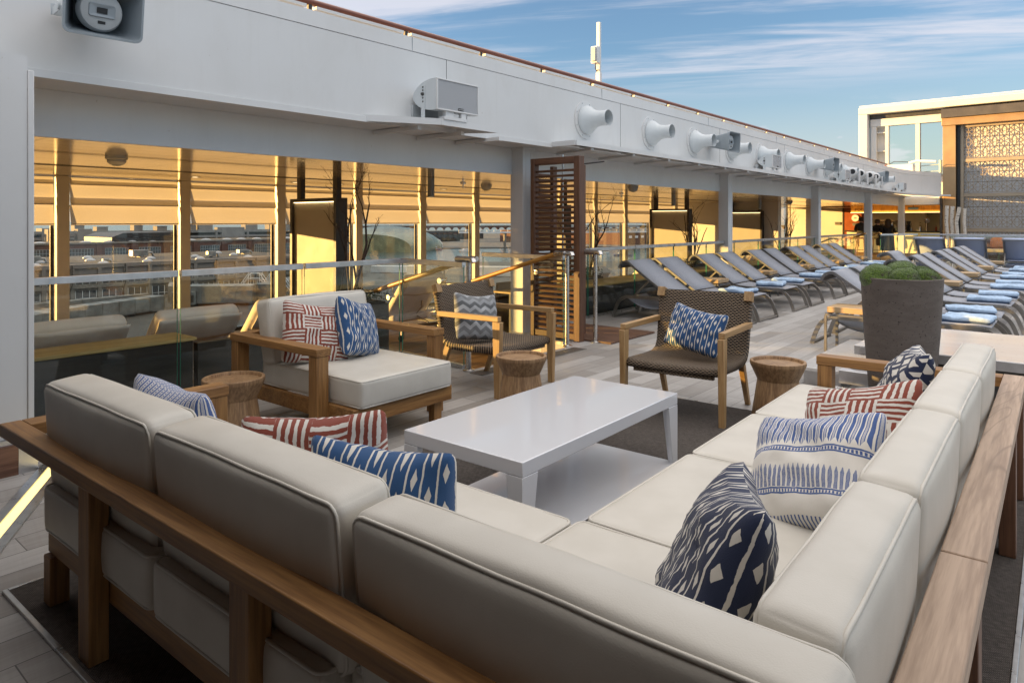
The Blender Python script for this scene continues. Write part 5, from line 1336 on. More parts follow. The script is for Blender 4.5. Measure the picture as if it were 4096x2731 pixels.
# ================================================================== PROMENADE: bulkheads, daybeds, planters with branches
bh = thing('bulkhead', 'dark low bulkhead with a golden wooden ledge behind the left balustrade', 'low wall', (-5.9, 1.5, LOW))
MB().box(-6.05, -5.70, -2, 2.63, LOW, 0.425).build('panel', 'dark_cladding', bh, True)
MB().box(-6.10, -5.69, -2, 2.66, 0.427, 0.452).build('ledge', 'ledge_wood', bh, True, bevel=0.004)
bh = thing('bulkhead', 'dark low bulkhead without a ledge behind the white armchair', 'low wall', (-5.8, 3.6, LOW))
MB().box(-5.78, -5.70, 2.67, 4.70, LOW, 0.40).build('panel', 'dark_cladding', bh, True, bevel=0.004)
bh = thing('bulkhead', 'long dark bulkhead with a golden ledge behind the grey loungers', 'low wall', (-5.9, 15, LOW))
MB().box(-6.05, -5.70, 7.1, 23.0, LOW, 0.425).build('panel', 'dark_cladding', bh, True)
MB().box(-6.35, -5.69, 7.08, 23.0, 0.427, 0.452).build('ledge', 'ledge_wood', bh, True, bevel=0.004)

def daybed(label, x, y, hi=0.62):
    t = thing('daybed', label, 'daybed', (x, y, LOW), random.uniform(-.03, .03), 'cream daybeds on the promenade')
    m = MB()
    for s in (-1, 1): m.box(-1.75, 0.15, s * 0.38 - 0.02, s * 0.38 + 0.02, 0.20, 0.25)
    m.box(-1.75, -1.71, -0.36, 0.36, 0.2, 0.25); m.box(0.11, 0.15, -0.36, 0.36, 0.2, 0.25); m.build('frame', 'alu', t)
    for xx in (-1.65, 0.05):
        for s in (-1, 1): MB().box(xx - 0.02, xx + 0.02, s * 0.38 - 0.02, s * 0.38 + 0.02, 0.03 if xx > 0 else 0, 0.199).build('leg', 'alu', t)
    for s in (-1, 1): MB().lathe([(0, -0.015), (0.045, -0.015), (0.05, 0), (0.045, 0.015), (0, 0.015)], 16, Matrix.Translation((0.05, s * 0.415, 0.05)) @ Matrix.Rotation(R(90), 4, 'X')).build('wheel', 'black', t, smooth=50)
    m = MB(); m.cushion((-0.95, 0, 0.32), (1.55, 0.74, 0.13), 0.05, 0.01, 10, y); m.build('mattress', 'daybed_fabric', t, smooth=180)
    a = R(40); T = Matrix.Translation((-0.12, 0, 0.66)) @ Matrix.Rotation(a, 4, 'Y')
    m = MB(); m.cushion((0, 0, 0), (0.15, 0.80, 0.92), 0.06, 0.012, 14, y + 3); m.xf(T); m.build('back_cushion', 'daybed_fabric', t, smooth=180)
    def fl(u, v):
        p = Vector((0.082 + 0.012 * math.sin(v * 3) + 0.012 * mnoise.noise(Vector((u * 4, v * 2, y))), (u - 0.5) * 0.80, 0.455 - v * (0.30 + 0.035 * math.sin(u * 3.1) + 0.02 * mnoise.noise(Vector((u * 3, y, 0)))))); return T @ p
    MB().grid(fl, 20, 8).build('back_flap', 'daybed_fabric', t, smooth=180, solid=0.008)
    MB().tube([T @ Vector((0.10, 0.1, 0.0)), T @ Vector((0.16, 0.1, -0.1)), T @ Vector((0.14, 0.1, -0.3)), (0.12, 0.1, 0.25)], 0.014, 8).build('stay', 'shiny', t, smooth=60)
for x, y, l in ((-6.75, 2.05, 'cream daybed back at the far left behind the balustrade'), (-6.75, 3.10, 'cream daybed back left of the white armchair'),
                (-6.85, 4.15, 'cream daybed hidden partly by the white armchair back'), (-8.2, 7.4, 'cream daybed seen through the glass beside the steps'),
                (-7.0, 8.6, 'cream daybed just right of the louvred screen'), (-7.0, 10.45, 'cream daybed behind the first grey lounger'), (-7.0, 12.6, 'cream daybed behind the first lounger pair, farther one'),
                (-7.0, 14.9, 'cream daybed behind the second lounger pair'), (-7.0, 16.2, 'cream daybed behind the third lounger pair'), (-7.0, 18.2, 'cream daybed behind the fourth lounger pair')):
    daybed(l, x, y)
bw = thing('wicker_armchair', 'dark brown wicker armchair on the promenade left of the white column', 'armchair', (-6.6, 7.6, LOW))
MB().grid(lambda u, v: (0.30 - 0.12 * (1 - v), (u - 0.5) * 0.85, 0.05 + v * 0.95), 8, 8, uvf=lambda u, v: (u * 0.85, v)).build('back', 'wicker', bw, solid=0.05)
MB().box(-0.55, 0.2, -0.42, 0.42, 0.05, 0.36).build('base', 'brown_wicker', bw, bevel=0.02)
m = MB(); m.cushion((-0.17, 0, 0.44), (0.7, 0.8, 0.14), 0.05, 0.01, 8, 5); m.build('seat', 'daybed_fabric', bw, smooth=180)

def branchy(mb, p, d, L, r, depth, rnd):
    pts = [Vector(p)]; n = 5; rr = [r]
    for i in range(n):
        d = (d + Vector((rnd.uniform(-.22, .22), rnd.uniform(-.22, .22), rnd.uniform(-.02, .16)))).normalized()
        pts.append(pts[-1] + d * L / n); rr.append(r * (1 - 0.62 * (i + 1) / n))
        if depth and i >= 1 and rnd.random() < 0.62:
            a = (d + Vector((rnd.uniform(-1, 1), rnd.uniform(-1, 1), rnd.uniform(-.1, .7)))).normalized()
            branchy(mb, pts[-1], a, L * rnd.uniform(0.22, 0.5), rr[-1] * 0.75, depth - 1, rnd)
        elif rnd.random() < 0.7:
            a = (d + Vector((rnd.uniform(-1, 1), rnd.uniform(-1, 1), .4))).normalized(); mb.tube([pts[-1], pts[-1] + a * 0.05], rr[-1] * 0.6, 5, r2=0.002)
    mb.tube(pts, rr, 7)
def planter_box(label, x, y, zt, w, dpt, stems, seed):
    t = thing('branch_planter', label, 'planter', (x, y, LOW), 0, 'dark planters with bare branches')
    H = zt - LOW
    m = MB(); m.box(-w / 2, w / 2, -dpt / 2, dpt / 2, 0, H - 0.02); m.build('box', 'dark_cladding', t, bevel=0.006)
    MB().box(-w / 2 + 0.03, w / 2 - 0.03, -dpt / 2 + 0.03, dpt / 2 - 0.03, H - 0.019, H + 0.0).build('soil', 'soil', t)
    rnd = random.Random(seed); m = MB()
    for k in range(420):
        c = Vector((rnd.uniform(-w / 2, w / 2) * 1.05, rnd.uniform(-dpt / 2, dpt / 2) * 1.05, H + rnd.uniform(0.0, 0.11)))
        a = Vector((rnd.uniform(-1, 1), rnd.uniform(-1, 1), rnd.uniform(0.1, 1.2))).normalized(); b = a.orthogonal().normalized(); L = rnd.uniform(0.025, 0.05)
        m.add([c, c + a * L * .5 + b * .008, c + a * L, c + a * L * .5 - b * .008], [(0, 1, 2, 3)])
    o = m.build('succulents', 'succulent', t); 
    for k in range(stems):
        m = MB(); q = (rnd.uniform(-w, w) * 0.35, rnd.uniform(-dpt, dpt) * 0.38, H - 0.02)
        branchy(m, q, Vector((rnd.uniform(-.22, .22), rnd.uniform(-.22, .22), 1)).normalized(), rnd.uniform(0.85, 1.18), rnd.uniform(0.014, 0.022), 2, rnd); m.build('branch', 'bark', t, smooth=60)
planter_box('dark planter with bare branches beside the hanging panel and armchair', -6.25, 4.75, 0.52, 0.42, 0.5, 4, 3)
planter_box('planter with bare branches just right of the louvred screen', -6.5, 9.6, 0.50, 0.36, 0.6, 4, 5)
planter_box('planter with bare branches left of the second white column', -6.5, 13.75, 0.50, 0.36, 0.6, 5, 8)
planter_box('planter with bare branches left of the third white column', -6.5, 19.5, 0.50, 0.36, 0.6, 5, 12)

# birch logs and the seats beyond the far balustrade
bp_ = thing('birch_planter', 'dark box holding upright birch trunks before the pierced panels', 'planter', (-3.66, 29.2, 0))
MB().box(-0.45, 0.45, -0.2, 0.2, 0, 0.45).build('box', 'dark_cladding', bp_, bevel=0.01)
for x, y, r, zt in ((-0.28, 0.0, 0.062, 1.98), (-0.12, 0.05, 0.07, 1.96), (0.03, -0.03, 0.06, 1.93), (0.26, 0.02, 0.052, 1.88)):
    m = MB(); m.tube([(x, y, 0.3), (x + 0.02, y, 0.9), (x - 0.015, y, 1.4), (x + (0.06 if x == 0.03 else 0), y, zt - 0.15), (x + (0.08 if x == 0.03 else 0.01), y, zt)], r, 12); m.build('birch_trunk', 'birch_bark', bp_, smooth=60)
tt = thing('bench_table', 'long teak topped table beyond the far balustrade', 'table', (-2.35, 26.0, 0))
MB().box(-0.45, 0.45, -0.25, 0.25, 0.46, 0.55).build('tabletop', 'teak_top_x', tt, bevel=0.004)
for a in (-1, 1):
    for b in (-1, 1): MB().box(a * 0.45 - 0.015, a * 0.45 + 0.015, b * 0.24 - 0.015, b * 0.24 + 0.015, 0, 0.459).build('leg', 'steel', tt)
so_ = thing('lounge_sofa', 'dark brown wicker sofa beyond the far balustrade', 'sofa', (-1.9, 28.4, 0))
MB().box(-0.9, 0.9, -0.4, 0.4, 0.05, 0.38).build('base', 'brown_wicker', so_, bevel=0.03)
MB().box(-0.9, 0.9, 0.25, 0.42, 0.381, 0.80).build('back', 'brown_wicker', so_, bevel=0.04)
m = MB(); m.cushion((0, 0, 0), (0.42, 0.14, 0.38), 0.06, 0.02, 8, 2); o = m.build('throw_cushion', 'orange_fabric', None, smooth=180); o.location = (-2.35, 28.5, 0.66); o.rotation_euler = (R(-15), 0, R(5))
tag(o, 'plain orange cushion on the distant brown wicker sofa', 'cushion')
m = MB(); m.cushion((0, 0, 0), (0.45, 0.15, 0.36), 0.06, 0.02, 8, 4); o = m.build('throw_cushion', 'daybed_fabric', None, smooth=180); o.location = (-1.5, 28.45, 0.60); o.rotation_euler = (R(-15), 0, R(-5))
tag(o, 'plain white cushion on the distant brown wicker sofa', 'cushion')
def blue_chair(label, x, y):
    t = thing('dining_chair', label, 'chair', (x, y, LOW), R(random.uniform(-20, 20)), 'blue chairs on the promenade')
    MB().box(-0.22, 0.22, -0.22, 0.22, 0.42, 0.47).build('seat', 'sling_blue', t, bevel=0.02); MB().box(-0.22, 0.22, 0.18, 0.24, 0.471, 0.9).build('backrest', 'sling_blue', t, bevel=0.02)
    for a in (-1, 1):
        for b in (-1, 1): MB().box(a * .2 - .015, a * .2 + .015, b * .2 - .015, b * .2 + .015, 0, 0.419).build('leg', 'mahogany_z', t)
blue_chair('blue padded chair left of the door side railing', -7.0, 24.2); blue_chair('blue padded chair under the far handrail', -6.4, 25.6)

# ------------------------------------------------------------------ people at the bar
def bar_stool(label, x, y):
    t = thing('bar_stool', label, 'stool', (x, y, 0), 0, 'wooden bar stools')
    MB().lathe([(0, 0.70), (0.17, 0.70), (0.18, 0.73), (0.16, 0.755), (0, 0.76)], 20).build('seat', 'dark_frame', t, smooth=40)
    for a in (-1, 1):
        for b in (-1, 1): MB().bar((a * 0.19, b * 0.19, 0), (a * 0.12, b * 0.12, 0.70), 0.03, 0.03).build('leg', 'mahogany_z', t)
    MB().bar((-.17, -.17, .25), (.17, -.17, .25), .02, .02).bar((-.17, .17, .25), (.17, .17, .25), .02, .02).build('footrest', 'shiny', t)
def person(label, loc, rot, pose, hair, mats):
    """one skinned body; pose: dict of joints; mats: cloth bands by joint chain"""
    t = thing('person', label, 'person', loc, rot)
    J = pose
    chain = [('pelvis', 'chest'), ('chest', 'neck'), ('neck', 'head'), ('head', 'crown')]
    for s in 'lr': chain += [('chest', 'sh' + s), ('sh' + s, 'el' + s), ('el' + s, 'wr' + s), ('wr' + s, 'hd' + s), ('pelvis', 'hp' + s), ('hp' + s, 'kn' + s), ('kn' + s, 'an' + s), ('an' + s, 'to' + s)]
    names = list(J); RAD = dict(pelvis=.145, chest=.150, neck=.055, head=.088, crown=.07, sh=.068, el=.046, wr=.031, hd=.034, hp=.088, kn=.062, an=.042, to=.034)
    me = bpy.data.meshes.new('body'); me.from_pydata([J[n] for n in names], [(names.index(a), names.index(b)) for a, b in chain], [])
    o = bpy.data.objects.new('body', me); COL.objects.link(o)
    o.modifiers.new('skin', 'SKIN'); sv = me.skin_vertices[0].data
    for i, n in enumerate(names):
        r = RAD.get(n) or RAD.get(n[:-1]); sv[i].radius = (r, r); sv[i].use_root = (n == 'pelvis')
    sb_ = o.modifiers.new('sub', 'SUBSURF'); sb_.levels = sb_.render_levels = 2
    dg = bpy.context.evaluated_depsgraph_get(); m2 = bpy.data.meshes.new_from_object(o.evaluated_get(dg)); bpy.data.objects.remove(o)
    for mm in mats: m2.materials.append(MATS[mm])
    segs = [(Vector(J[a]), Vector(J[b]), a, b) for a, b in chain]
    for p in m2.polygons:
        c = p.center
        def dist(s):
            d_ = s[1] - s[0]; f = max(0, min(1, (c - s[0]).dot(d_) / max(1e-9, d_.length_squared)))
            return (c - (s[0] + d_ * f)).length
        best = min(segs, key=dist)
        nm = best[3][:2]
        p.material_index = 0 if (best[3] in ('head', 'crown') or nm in ('hd',)) else (2 if nm in ('kn', 'an', 'hp') else (3 if nm == 'to' else 1))
    m2.shade_smooth(); b = bpy.data.objects.new('body', m2); COL.objects.link(b); b.parent = t
    H = Vector(J['head'])
    if hair:
        m = MB()
        if hair == 'long': m.lathe([(0, 0.135), (0.06, 0.125), (0.105, 0.08), (0.125, 0.0), (0.13, -0.12), (0.125, -0.24), (0.08, -0.255), (0.06, -0.1), (0, 0.0)], 20, Matrix.Translation(H + Vector((0, -0.025, 0.02))) @ Matrix.Diagonal((1, 0.95, 1, 1)))
        else: m.lathe([(0, 0.115), (0.06, 0.105), (0.095, 0.06), (0.10, 0.0), (0.09, -0.05), (0.05, -0.06), (0, 0.0)], 18, Matrix.Translation(H + Vector((0, -0.018, 0.03))))
        for i, v in enumerate(m.v): q = Vector(v); m.v[i] = tuple(q + Vector((1, 1, 0)) * 0.012 * mnoise.noise(q * 18))
        m.build('hair', 'brown_hair', t, smooth=180)
    m = MB(); m.lathe([(0, 0), (0.012, 0), (0.004, 0.03)], 6, Matrix.Translation(H + Vector((0, 0.085, -0.01))) @ Matrix.Rotation(R(-70), 4, 'X')).build('nose', 'skin', b)
    return t
seat = dict(pelvis=(0, 0, .84), chest=(0, .02, 1.12), neck=(0, .03, 1.26), head=(0, .06, 1.36), crown=(0, .06, 1.43),
            shl=(-.17, .03, 1.18), ell=(-.23, .10, .96), wrl=(-.14, .33, 1.02), hdl=(-.11, .40, 1.04), shr=(.17, .03, 1.18), elr=(.24, .10, .96), wrr=(.15, .33, 1.02), hdr=(.12, .40, 1.04),
            hpl=(-.10, .02, .82), knl=(-.13, .42, .78), anl=(-.12, .36, .36), tol=(-.12, .48, .31), hpr=(.10, .02, .82), knr=(.13, .42, .78), anr=(.12, .36, .36), tor=(.12, .48, .31))
MWOM = ['skin', 'black_cloth', 'black_cloth', 'black_cloth']
w1 = person('woman with long brown hair in black, seated at the bar with her back to us', (-6.1, 30.42, 0), R(6), seat, 'long', MWOM)
def coat(u, v):
    a = (u - 0.5) * 2.6; r = 0.19 + 0.05 * v + 0.02 * math.sin(u * 22) * v
    return (r * math.sin(a) * 1.05, -r * math.cos(a) * 0.95 + 0.03 - 0.06 * v, 0.98 - 0.72 * v)
MB().grid(coat, 24, 10).build('coat', 'black_cloth', w1, smooth=180, solid=0.012)
w2 = person('man in dark clothes seated at the bar, leaning in beside the column', (-6.52, 30.45, 0), R(-35), seat, 'short', ['skin', 'black_cloth', 'olive_cloth', 'black_cloth'])
w3 = person('person in a dark jacket left of the column at the bar', (-7.05, 30.3, 0), R(10), {k: (v[0], v[1], v[2] + 0.08) for k, v in seat.items()}, 'short', ['skin', 'olive_cloth', 'olive_cloth', 'black_cloth'])
stand = dict(pelvis=(0, 0, .95), chest=(0, .0, 1.28), neck=(0, .02, 1.46), head=(0, .05, 1.57), crown=(0, .05, 1.65), shl=(-.19, 0, 1.38), ell=(-.25, .05, 1.12), wrl=(-.2, .25, 1.05), hdl=(-.18, .32, 1.05),
             shr=(.19, 0, 1.38), elr=(.34, .18, 1.22), wrr=(.46, .38, 1.14), hdr=(.50, .45, 1.13), hpl=(-.10, 0, .90), knl=(-.11, .02, .50), anl=(-.11, 0, .09), tol=(-.11, .14, .03), hpr=(.10, 0, .90), knr=(.11, .02, .50), anr=(.11, 0, .09), tor=(.11, .14, .03))
w4 = person('bartender in a pale shirt reaching across behind the bar, half hidden by a column', (-6.12, 32.9, 0), R(178), stand, 'short', ['skin', 'pale_render', 'black_cloth', 'black_cloth'])
bar_stool('wooden bar stool under the woman in black', -6.1, 30.42); bar_stool('wooden bar stool under the leaning man', -6.52, 30.45); bar_stool('wooden bar stool under the person left of the column', -7.05, 30.3)
hb = thing('handbag', 'dark brown handbag hanging beside the woman at the bar', 'bag', (-6.38, 30.25, 0.45))
m = MB(); m.cushion((0, 0, 0.14), (0.24, 0.11, 0.28), 0.05, 0.01, 8, 3); m.build('pouch', 'dark_frame', hb, smooth=180)
MB().tube([(-0.1, 0, 0.27), (0.0, 0, 0.55), (0.12, 0.02, 0.75), (0.1, 0, 0.5), (0.1, 0, 0.27)], 0.008, 6).build('strap', 'dark_frame', hb, smooth=60)
# ================================================================== HARBOUR SEEN THROUGH THE WINDOWS
SEA = -25.0
struct(MB().add([(-40000, -40000, SEA), (40000, -40000, SEA), (40000, 40000, SEA), (-40000, 40000, SEA)], [(0, 1, 2, 3)]).build('sea', 'sea_water'))
struct(MB().prism([(-25, -400), (-25, 260), (-210, 395), (-350, 265), (-720, 250), (-720, -400)][::1], SEA - 3, SEA + 0.7).build('quay_ground', 'quay_stone'))
struct(MB().prism([(-470, 455), (-300, 700), (-250, 1000), (-700, 1300), (-1100, 900), (-1000, 420), (-700, 330)], SEA - 3, SEA + 0.8).build('far_ground', 'quay_stone'))
def block(name, label, x0, x1, y0, y1, z0, z1, mat='pale_render', roof='roof_felt', cat='building'):
    t = thing(name, label, cat, ((x0 + x1) / 2, (y0 + y1) / 2, z0))
    MB().box(x0, x1, y0, y1, z0, z1).build('wall', mat, t, True)
    MB().box(x0 + 0.3, x1 - 0.3, y0 + 0.3, y1 - 0.3, z1 + 0.004, z1 + 0.06).build('roof', roof, t, True)
    return t
# pale two storey building along the quay
X = -158.0
pb = block('pale_building', 'long pale two storey building with window bands and a grey roof', -206, X, -12, 108, SEA + 0.7, -7.9)
MB().box(X - 1.0, X + 0.45, -12, 108, -8.25, -7.45).build('parapet', 'pale_render', pb, True)
MB().box(X, X + 0.5, -12, 108, -12.35, -11.7).build('floor_band', 'pale_render', pb, True)
nb = 24; bw_ = 120 / nb
for i in range(nb):
    y = -12 + bw_ * i
    MB().box(X + 0.003, X + 0.42, y, y + 0.75, SEA + 0.7, -8.26).build('pilaster', 'pale_render', pb, True)
    if i % 2 == 0: MB().tube([(X + 0.62, y + 0.2, -7.6), (X + 0.62, y + 0.2, -11.7), (X + 0.75, y - 0.1, -12.5), (X + 0.62, y - 0.3, -13.2), (X + 0.62, y - 0.3, -22)], 0.10, 6).build('drain_pipe', 'dark_frame', pb, True)
    for zt, zb in ((-9.7 if i % 4 else -10.1, -11.5), (-12.9, -14.9), (-17, -19)):
        f = MB().box(X + 0.005, X + 0.06, y + 0.95, y + bw_ - 0.2, zb, zt).build('window', 'city_glass', pb, True)
        m = MB()
        for k in range(4): yy = y + 0.95 + (bw_ - 1.15) * k / 3; m.box(X + 0.061, X + 0.12, yy - 0.05, yy + 0.05, zb, zt)
        m.box(X + 0.061, X + 0.115, y + 0.95, y + bw_ - 0.2, zb + 0.45, zb + 0.53); m.xf(Matrix.Translation(-pb.location)); m.build('window_frame', 'boat_white', f)
rnd = random.Random(5)
def uniq(w): return w
RN = 0
POSN = ['first', 'second', 'third', 'fourth', 'fifth', 'sixth', 'seventh', 'eighth', 'ninth', 'tenth', 'eleventh', 'twelfth', 'thirteenth', 'fourteenth', 'fifteenth', 'sixteenth', 'seventeenth', 'eighteenth', 'nineteenth', 'twentieth', 'twenty-first', 'twenty-second', 'twenty-third', 'twenty-fourth']
for i in range(22):
    x = X - 5 - 13 * (i % 3) - rnd.uniform(0, 3); y = 22 + 3.7 * i + rnd.uniform(-1, 1)
    t = thing('skylight', 'small pale domed skylight on the pale building roof, %s from the left' % POSN[i], 'skylight', (x, y, -7.84), group='domed skylights on the pale building')
    MB().lathe([(1.1, 0), (1.1, 0.2), (1.0, 0.3), (0.6, 0.55), (0, 0.7)], 12).build('dome', 'skylight', t, smooth=50)
for i, (y, x, sx, sz) in enumerate(((30, -166, 0.9, 0.8), (47, -178, 1.6, 1.5), (58, -168, 0.8, 0.9), (72, -186, 2.4, 1.9), (84, -172, 1.3, 1.6), (98, -182, 1.8, 1.3))):
    t = thing('roof_unit', 'grey ventilation unit on the pale building roof, %s from the left' % POSN[i], 'ventilation unit', (x, y, -7.84), group='ventilation units on the roof')
    MB().box(-sx / 2, sx / 2, -sx * .8, sx * .8, 0.3, sz).build('casing', 'galv', t, bevel=0.05); MB().tube([(0, sx * .8, sz * .6), (0, sx * 1.3, sz * .6), (0, sx * 1.5, 0)], 0.3, 8).build('duct', 'galv', t, smooth=50)
    MB().box(-sx / 2, sx / 2, -0.1, 0.1, 0, 0.3).build('foot', 'dark_frame', t)
# terminal roof below with ducts
tr = block('terminal_building', 'flat dark terminal roof close below the ship', -152, -40, -60, 112, SEA + 0.7, -15.2, 'pale_render')
def duct(label, a, b, w, h, z=-15.1, lift=0.5):
    t = thing('air_duct', label, 'duct', (a[0], a[1], z), group='galvanised ducts on the terminal roof'); A, B = Vector((0, 0, lift + h / 2)), Vector((b[0] - a[0], b[1] - a[1], lift + h / 2))
    MB().bar(A, B, w, h).build('duct', 'galv', t, bevel=0.06)
    d_ = (B - A); n = max(2, int(d_.length / 3))
    m = MB()
    for k in range(n + 1): q = A.lerp(B, k / n); e = d_.normalized() * 0.06; m.bar(q - e, q + e, w + 0.12, h + 0.12)
    m.build('flange', 'galv', t); m = MB()
    for k in range(n): q = A.lerp(B, (k + .5) / n); m.box(q.x - .1, q.x + .1, q.y - .1, q.y + .1, 0, lift)
    m.build('feet', 'dark_frame', t); return t
duct('large shiny duct on the terminal roof right of the second mullion', (-136, 62), (-127, 71), 4.5, 3.4)
duct('large dull duct joining the shiny one on the terminal roof', (-126.5, 72), (-138, 88), 4.0, 3.4)
duct('long low duct on the terminal roof between the first two mullions', (-122, 33), (-131, 54), 3.0, 2.4)
duct('short wide duct at the left end of the terminal roof', (-112, 22), (-118, 33), 4.5, 2.8)
duct('thin duct running behind the long low duct', (-142, 30), (-146, 58), 1.6, 1.4)
for i, (x, y) in enumerate(((-143, 62), (-117, 25))):
    t = thing('duct_hood', 'big rounded duct hood on the terminal roof, %s from the left' % POSN[1 - i], 'duct hood', (x, y, -15.1), R(30), 'duct hoods')
    m = MB(); pr = [(0, 0), (0, 3.2)] + [(3.2 * math.sin(R(a)), 3.2 + 0 * a + 3.2 * 0 + 3.2 * (math.cos(R(a)) - 1) * 0.9 + 0.9) for a in range(10, 100, 15)] + [(3.2, 0)]
    m.loft([[(-1.3, a, b) for a, b in pr], [(1.3, a, b) for a, b in pr]]); m.build('hood', 'galv', t)
for i, (x, y) in enumerate(((-136, 76), (-131, 78))):
    t = thing('walkway_steps', 'white railed steps over the ducts, %s of two' % ('left' if not i else 'right'), 'steps', (x, y, -15.1), R(38), 'railed steps over the ducts')
    m = MB()
    for s in (-1, 1):
        m.tube([(-4.5, s * 0.6, 1.0), (-1.2, s * 0.6, 5.4), (1.2, s * 0.6, 5.4), (4.5, s * 0.6, 1.0)], 0.07, 6); m.tube([(-4.5, s * 0.6, 0.3), (-1.2, s * 0.6, 4.4), (1.2, s * 0.6, 4.4), (4.5, s * 0.6, 0.3)], 0.05, 6)
        for q in (-1.2, 1.2): m.tube([(q, s * .6, 0), (q, s * .6, 5.4)], 0.06, 6)
    m.build('handrail', 'boat_white', t)
    MB().box(-1.2, 1.2, -0.6, 0.6, 4.0, 4.15).bar((-4.5, 0, 0.1), (-1.2, 0, 4.0), 1.1, 0.12).bar((4.5, 0, 0.1), (1.2, 0, 4.0), 1.1, 0.12).build('treads', 'galv', t)
t = thing('generator_box', 'pale ribbed equipment box on the terminal roof', 'equipment box', (-134, 60, -15.1))
MB().box(-1.4, 1.4, -1.8, 1.8, 0.3, 2.9).build('casing', 'galv', t, bevel=0.06); MB().box(1.41, 1.45, -0.2, 1.3, 0.8, 2.2).build('vent', 'dark_frame', t); MB().box(-1.2, 1.2, -1.6, 1.6, 0, 0.3).build('skid', 'dark_frame', t)

# brick hall behind
XB = -268.0
bb = block('brick_hall', 'long dark brick hall with gridded windows behind the pale building', -312, XB, 20, 205, SEA + 0.7, -6.6, 'brick')
MB().box(XB - 0.5, XB + 0.4, 20, 205, -6.59, -6.0).build('cornice', 'pale_render', bb, True)
for i in range(16):
    y = 24 + 11.4 * i
    f = MB().box(XB + 0.01, XB + 0.1, y, y + 7.6, -13.5, -8.2).build('window', 'city_glass', bb, True)
    m = MB()
    for k in range(9): m.box(XB + 0.101, XB + 0.2, y + 0.95 * k - 0.05, y + 0.95 * k + 0.05, -13.5, -8.2)
    for k in range(5): m.box(XB + 0.101, XB + 0.19, y, y + 7.6, -13.5 + 1.32 * k - 0.05, -13.5 + 1.32 * k + 0.05)
    m.xf(Matrix.Translation(-bb.location)); m.build('window_frame', 'horn_grey', f)
    MB().box(XB + 0.003, XB + 0.35, y + 8.6, y + 10.2, SEA + 1, -6.7).build('pier', 'brick', bb, True)
for i in range(24):
    t = thing('skylight', 'pale ridge skylight along the brick hall roof, %s from the left' % POSN[i], 'skylight', (XB - 4 - rnd.uniform(0, 3), 30 + 7.3 * i, -6.5), group='ridge skylights on the brick hall')
    MB().lathe([(2.2, 0), (2.0, 0.4), (1.1, 0.8), (0, 1.0)], 10).build('dome', 'skylight', t, smooth=50)
t = block('roof_house', 'dark gabled roof house standing on the brick hall', -300, -272, 96, 122, -6.5, -4.6, 'dark_cladding')
MB().prism([(0, 0), (26, 0), (22, 1.6), (4, 1.6)], 0, 28, mat=Matrix.Translation((-300, 96, -4.5)) @ Matrix(((0, 0, 1, 0), (1, 0, 0, 0), (0, 1, 0, 0), (0, 0, 0, 1)))).build('gable', 'dark_cladding', t, True)
# car park
XC = -440.0
cp_ = thing('car_park', 'long concrete multi storey car park with open decks before the sea', 'building', (-460, 200, SEA))
for z in (-12.6, -9.2, -5.8): MB().box(-450, XC, 108, 330, z, z + 1.5).build('deck_band', 'concrete', cp_, True)
MB().box(-450, XC - 6, 109, 329, SEA, -6.0).build('core', 'black', cp_, True)
for k in range(11): MB().box(XC - 0.9, XC + 0.2, 108 + 22 * k, 109.3 + 22 * k, SEA, -4.31).build('column', 'concrete', cp_, True)
for a, b in ((120, 130), (222, 238), (300, 312)): MB().box(XC - 10, XC + 0.4, a, b, SEA, -2.6).build('stair_tower', 'concrete', cp_, True)
for i, (y, w, h) in enumerate(((140, 5, 3.2), (152, 6, 2.2), (172, 5, 3.4), (186, 6, 2.4), (204, 7, 4.0), (214, 9, 3.6), (246, 9, 4.2), (262, 5, 3.2), (276, 11, 3.4))):
    t = thing('roof_cabin', 'small pale box cabin on the car park roof, %s from the left' % POSN[i], 'cabin', (XC - 8, y, -4.3), group='cabins on the car park roof')
    MB().box(-3, 3, -w / 2, w / 2, 0, h).build('wall', 'pale_render', t); MB().box(-3.2, 3.2, -w / 2 - .2, w / 2 + .2, h + 0.01, h + 0.3).build('roof', 'concrete', t)
t = thing('twin_tower', 'pair of pale concrete shafts joined by bridges left of the car park', 'tower', (-425, 126, SEA))
for a in (118, 132): MB().box(-428, -422, a, a + 7, SEA, -2.9).build('shaft', 'pale_render', t, True)
for z in (-7, -11): MB().box(-426, -424, 125.05, 131.95, z, z + 1.6).build('bridge', 'pale_render', t, True)
# glass arena, monorail, brick viaduct
ar = thing('glass_arena', 'curved green glass arena hall beyond the marina', 'building', (-500, 420, SEA))
def shell(u, v):
    a = u * math.pi; w = 46 * (1 - 0.55 * (v - 0.35) ** 2 * 2.0)
    y = -60 + 120 * v; h = 22 * (math.sin(a) ** 0.7) * (0.55 + 0.45 * math.sin(math.pi * min(1, v * 1.15 + 0.1)))
    return (w * -math.cos(a), y, h)
m = MB(); m.grid(shell, 20, 16)
for vv in (0.0, 1.0):
    ed = [shell(k / 20, vv) for k in range(21)]; m.add(ed, [tuple(range(21))])
m.xf(Matrix.Rotation(R(28), 4, 'Z')); m.build('shell', 'arena_glass', ar, smooth=40)
m = MB()
for q in (0.0, 0.12, 0.25): 
    P_ = [shell(k / 16, 0.98 - q) for k in range(17)]; m.tube([(p[0], p[1] + 0.3, p[2] + 0.4) for p in P_], 0.5, 5)
m.xf(Matrix.Rotation(R(28), 4, 'Z')); m.build('ribs', 'boat_white', ar)
mo = thing('monorail', 'pale elevated monorail track on slender piers', 'viaduct', (-370, 520, SEA))
a, b = Vector((-462, 468, -9.5)), Vector((-300, 640, -9.0)); dd = (b - a).normalized()
MB().bar(a, b, 3.5, 1.5).build('track', 'boat_white', mo, True)
m = MB()
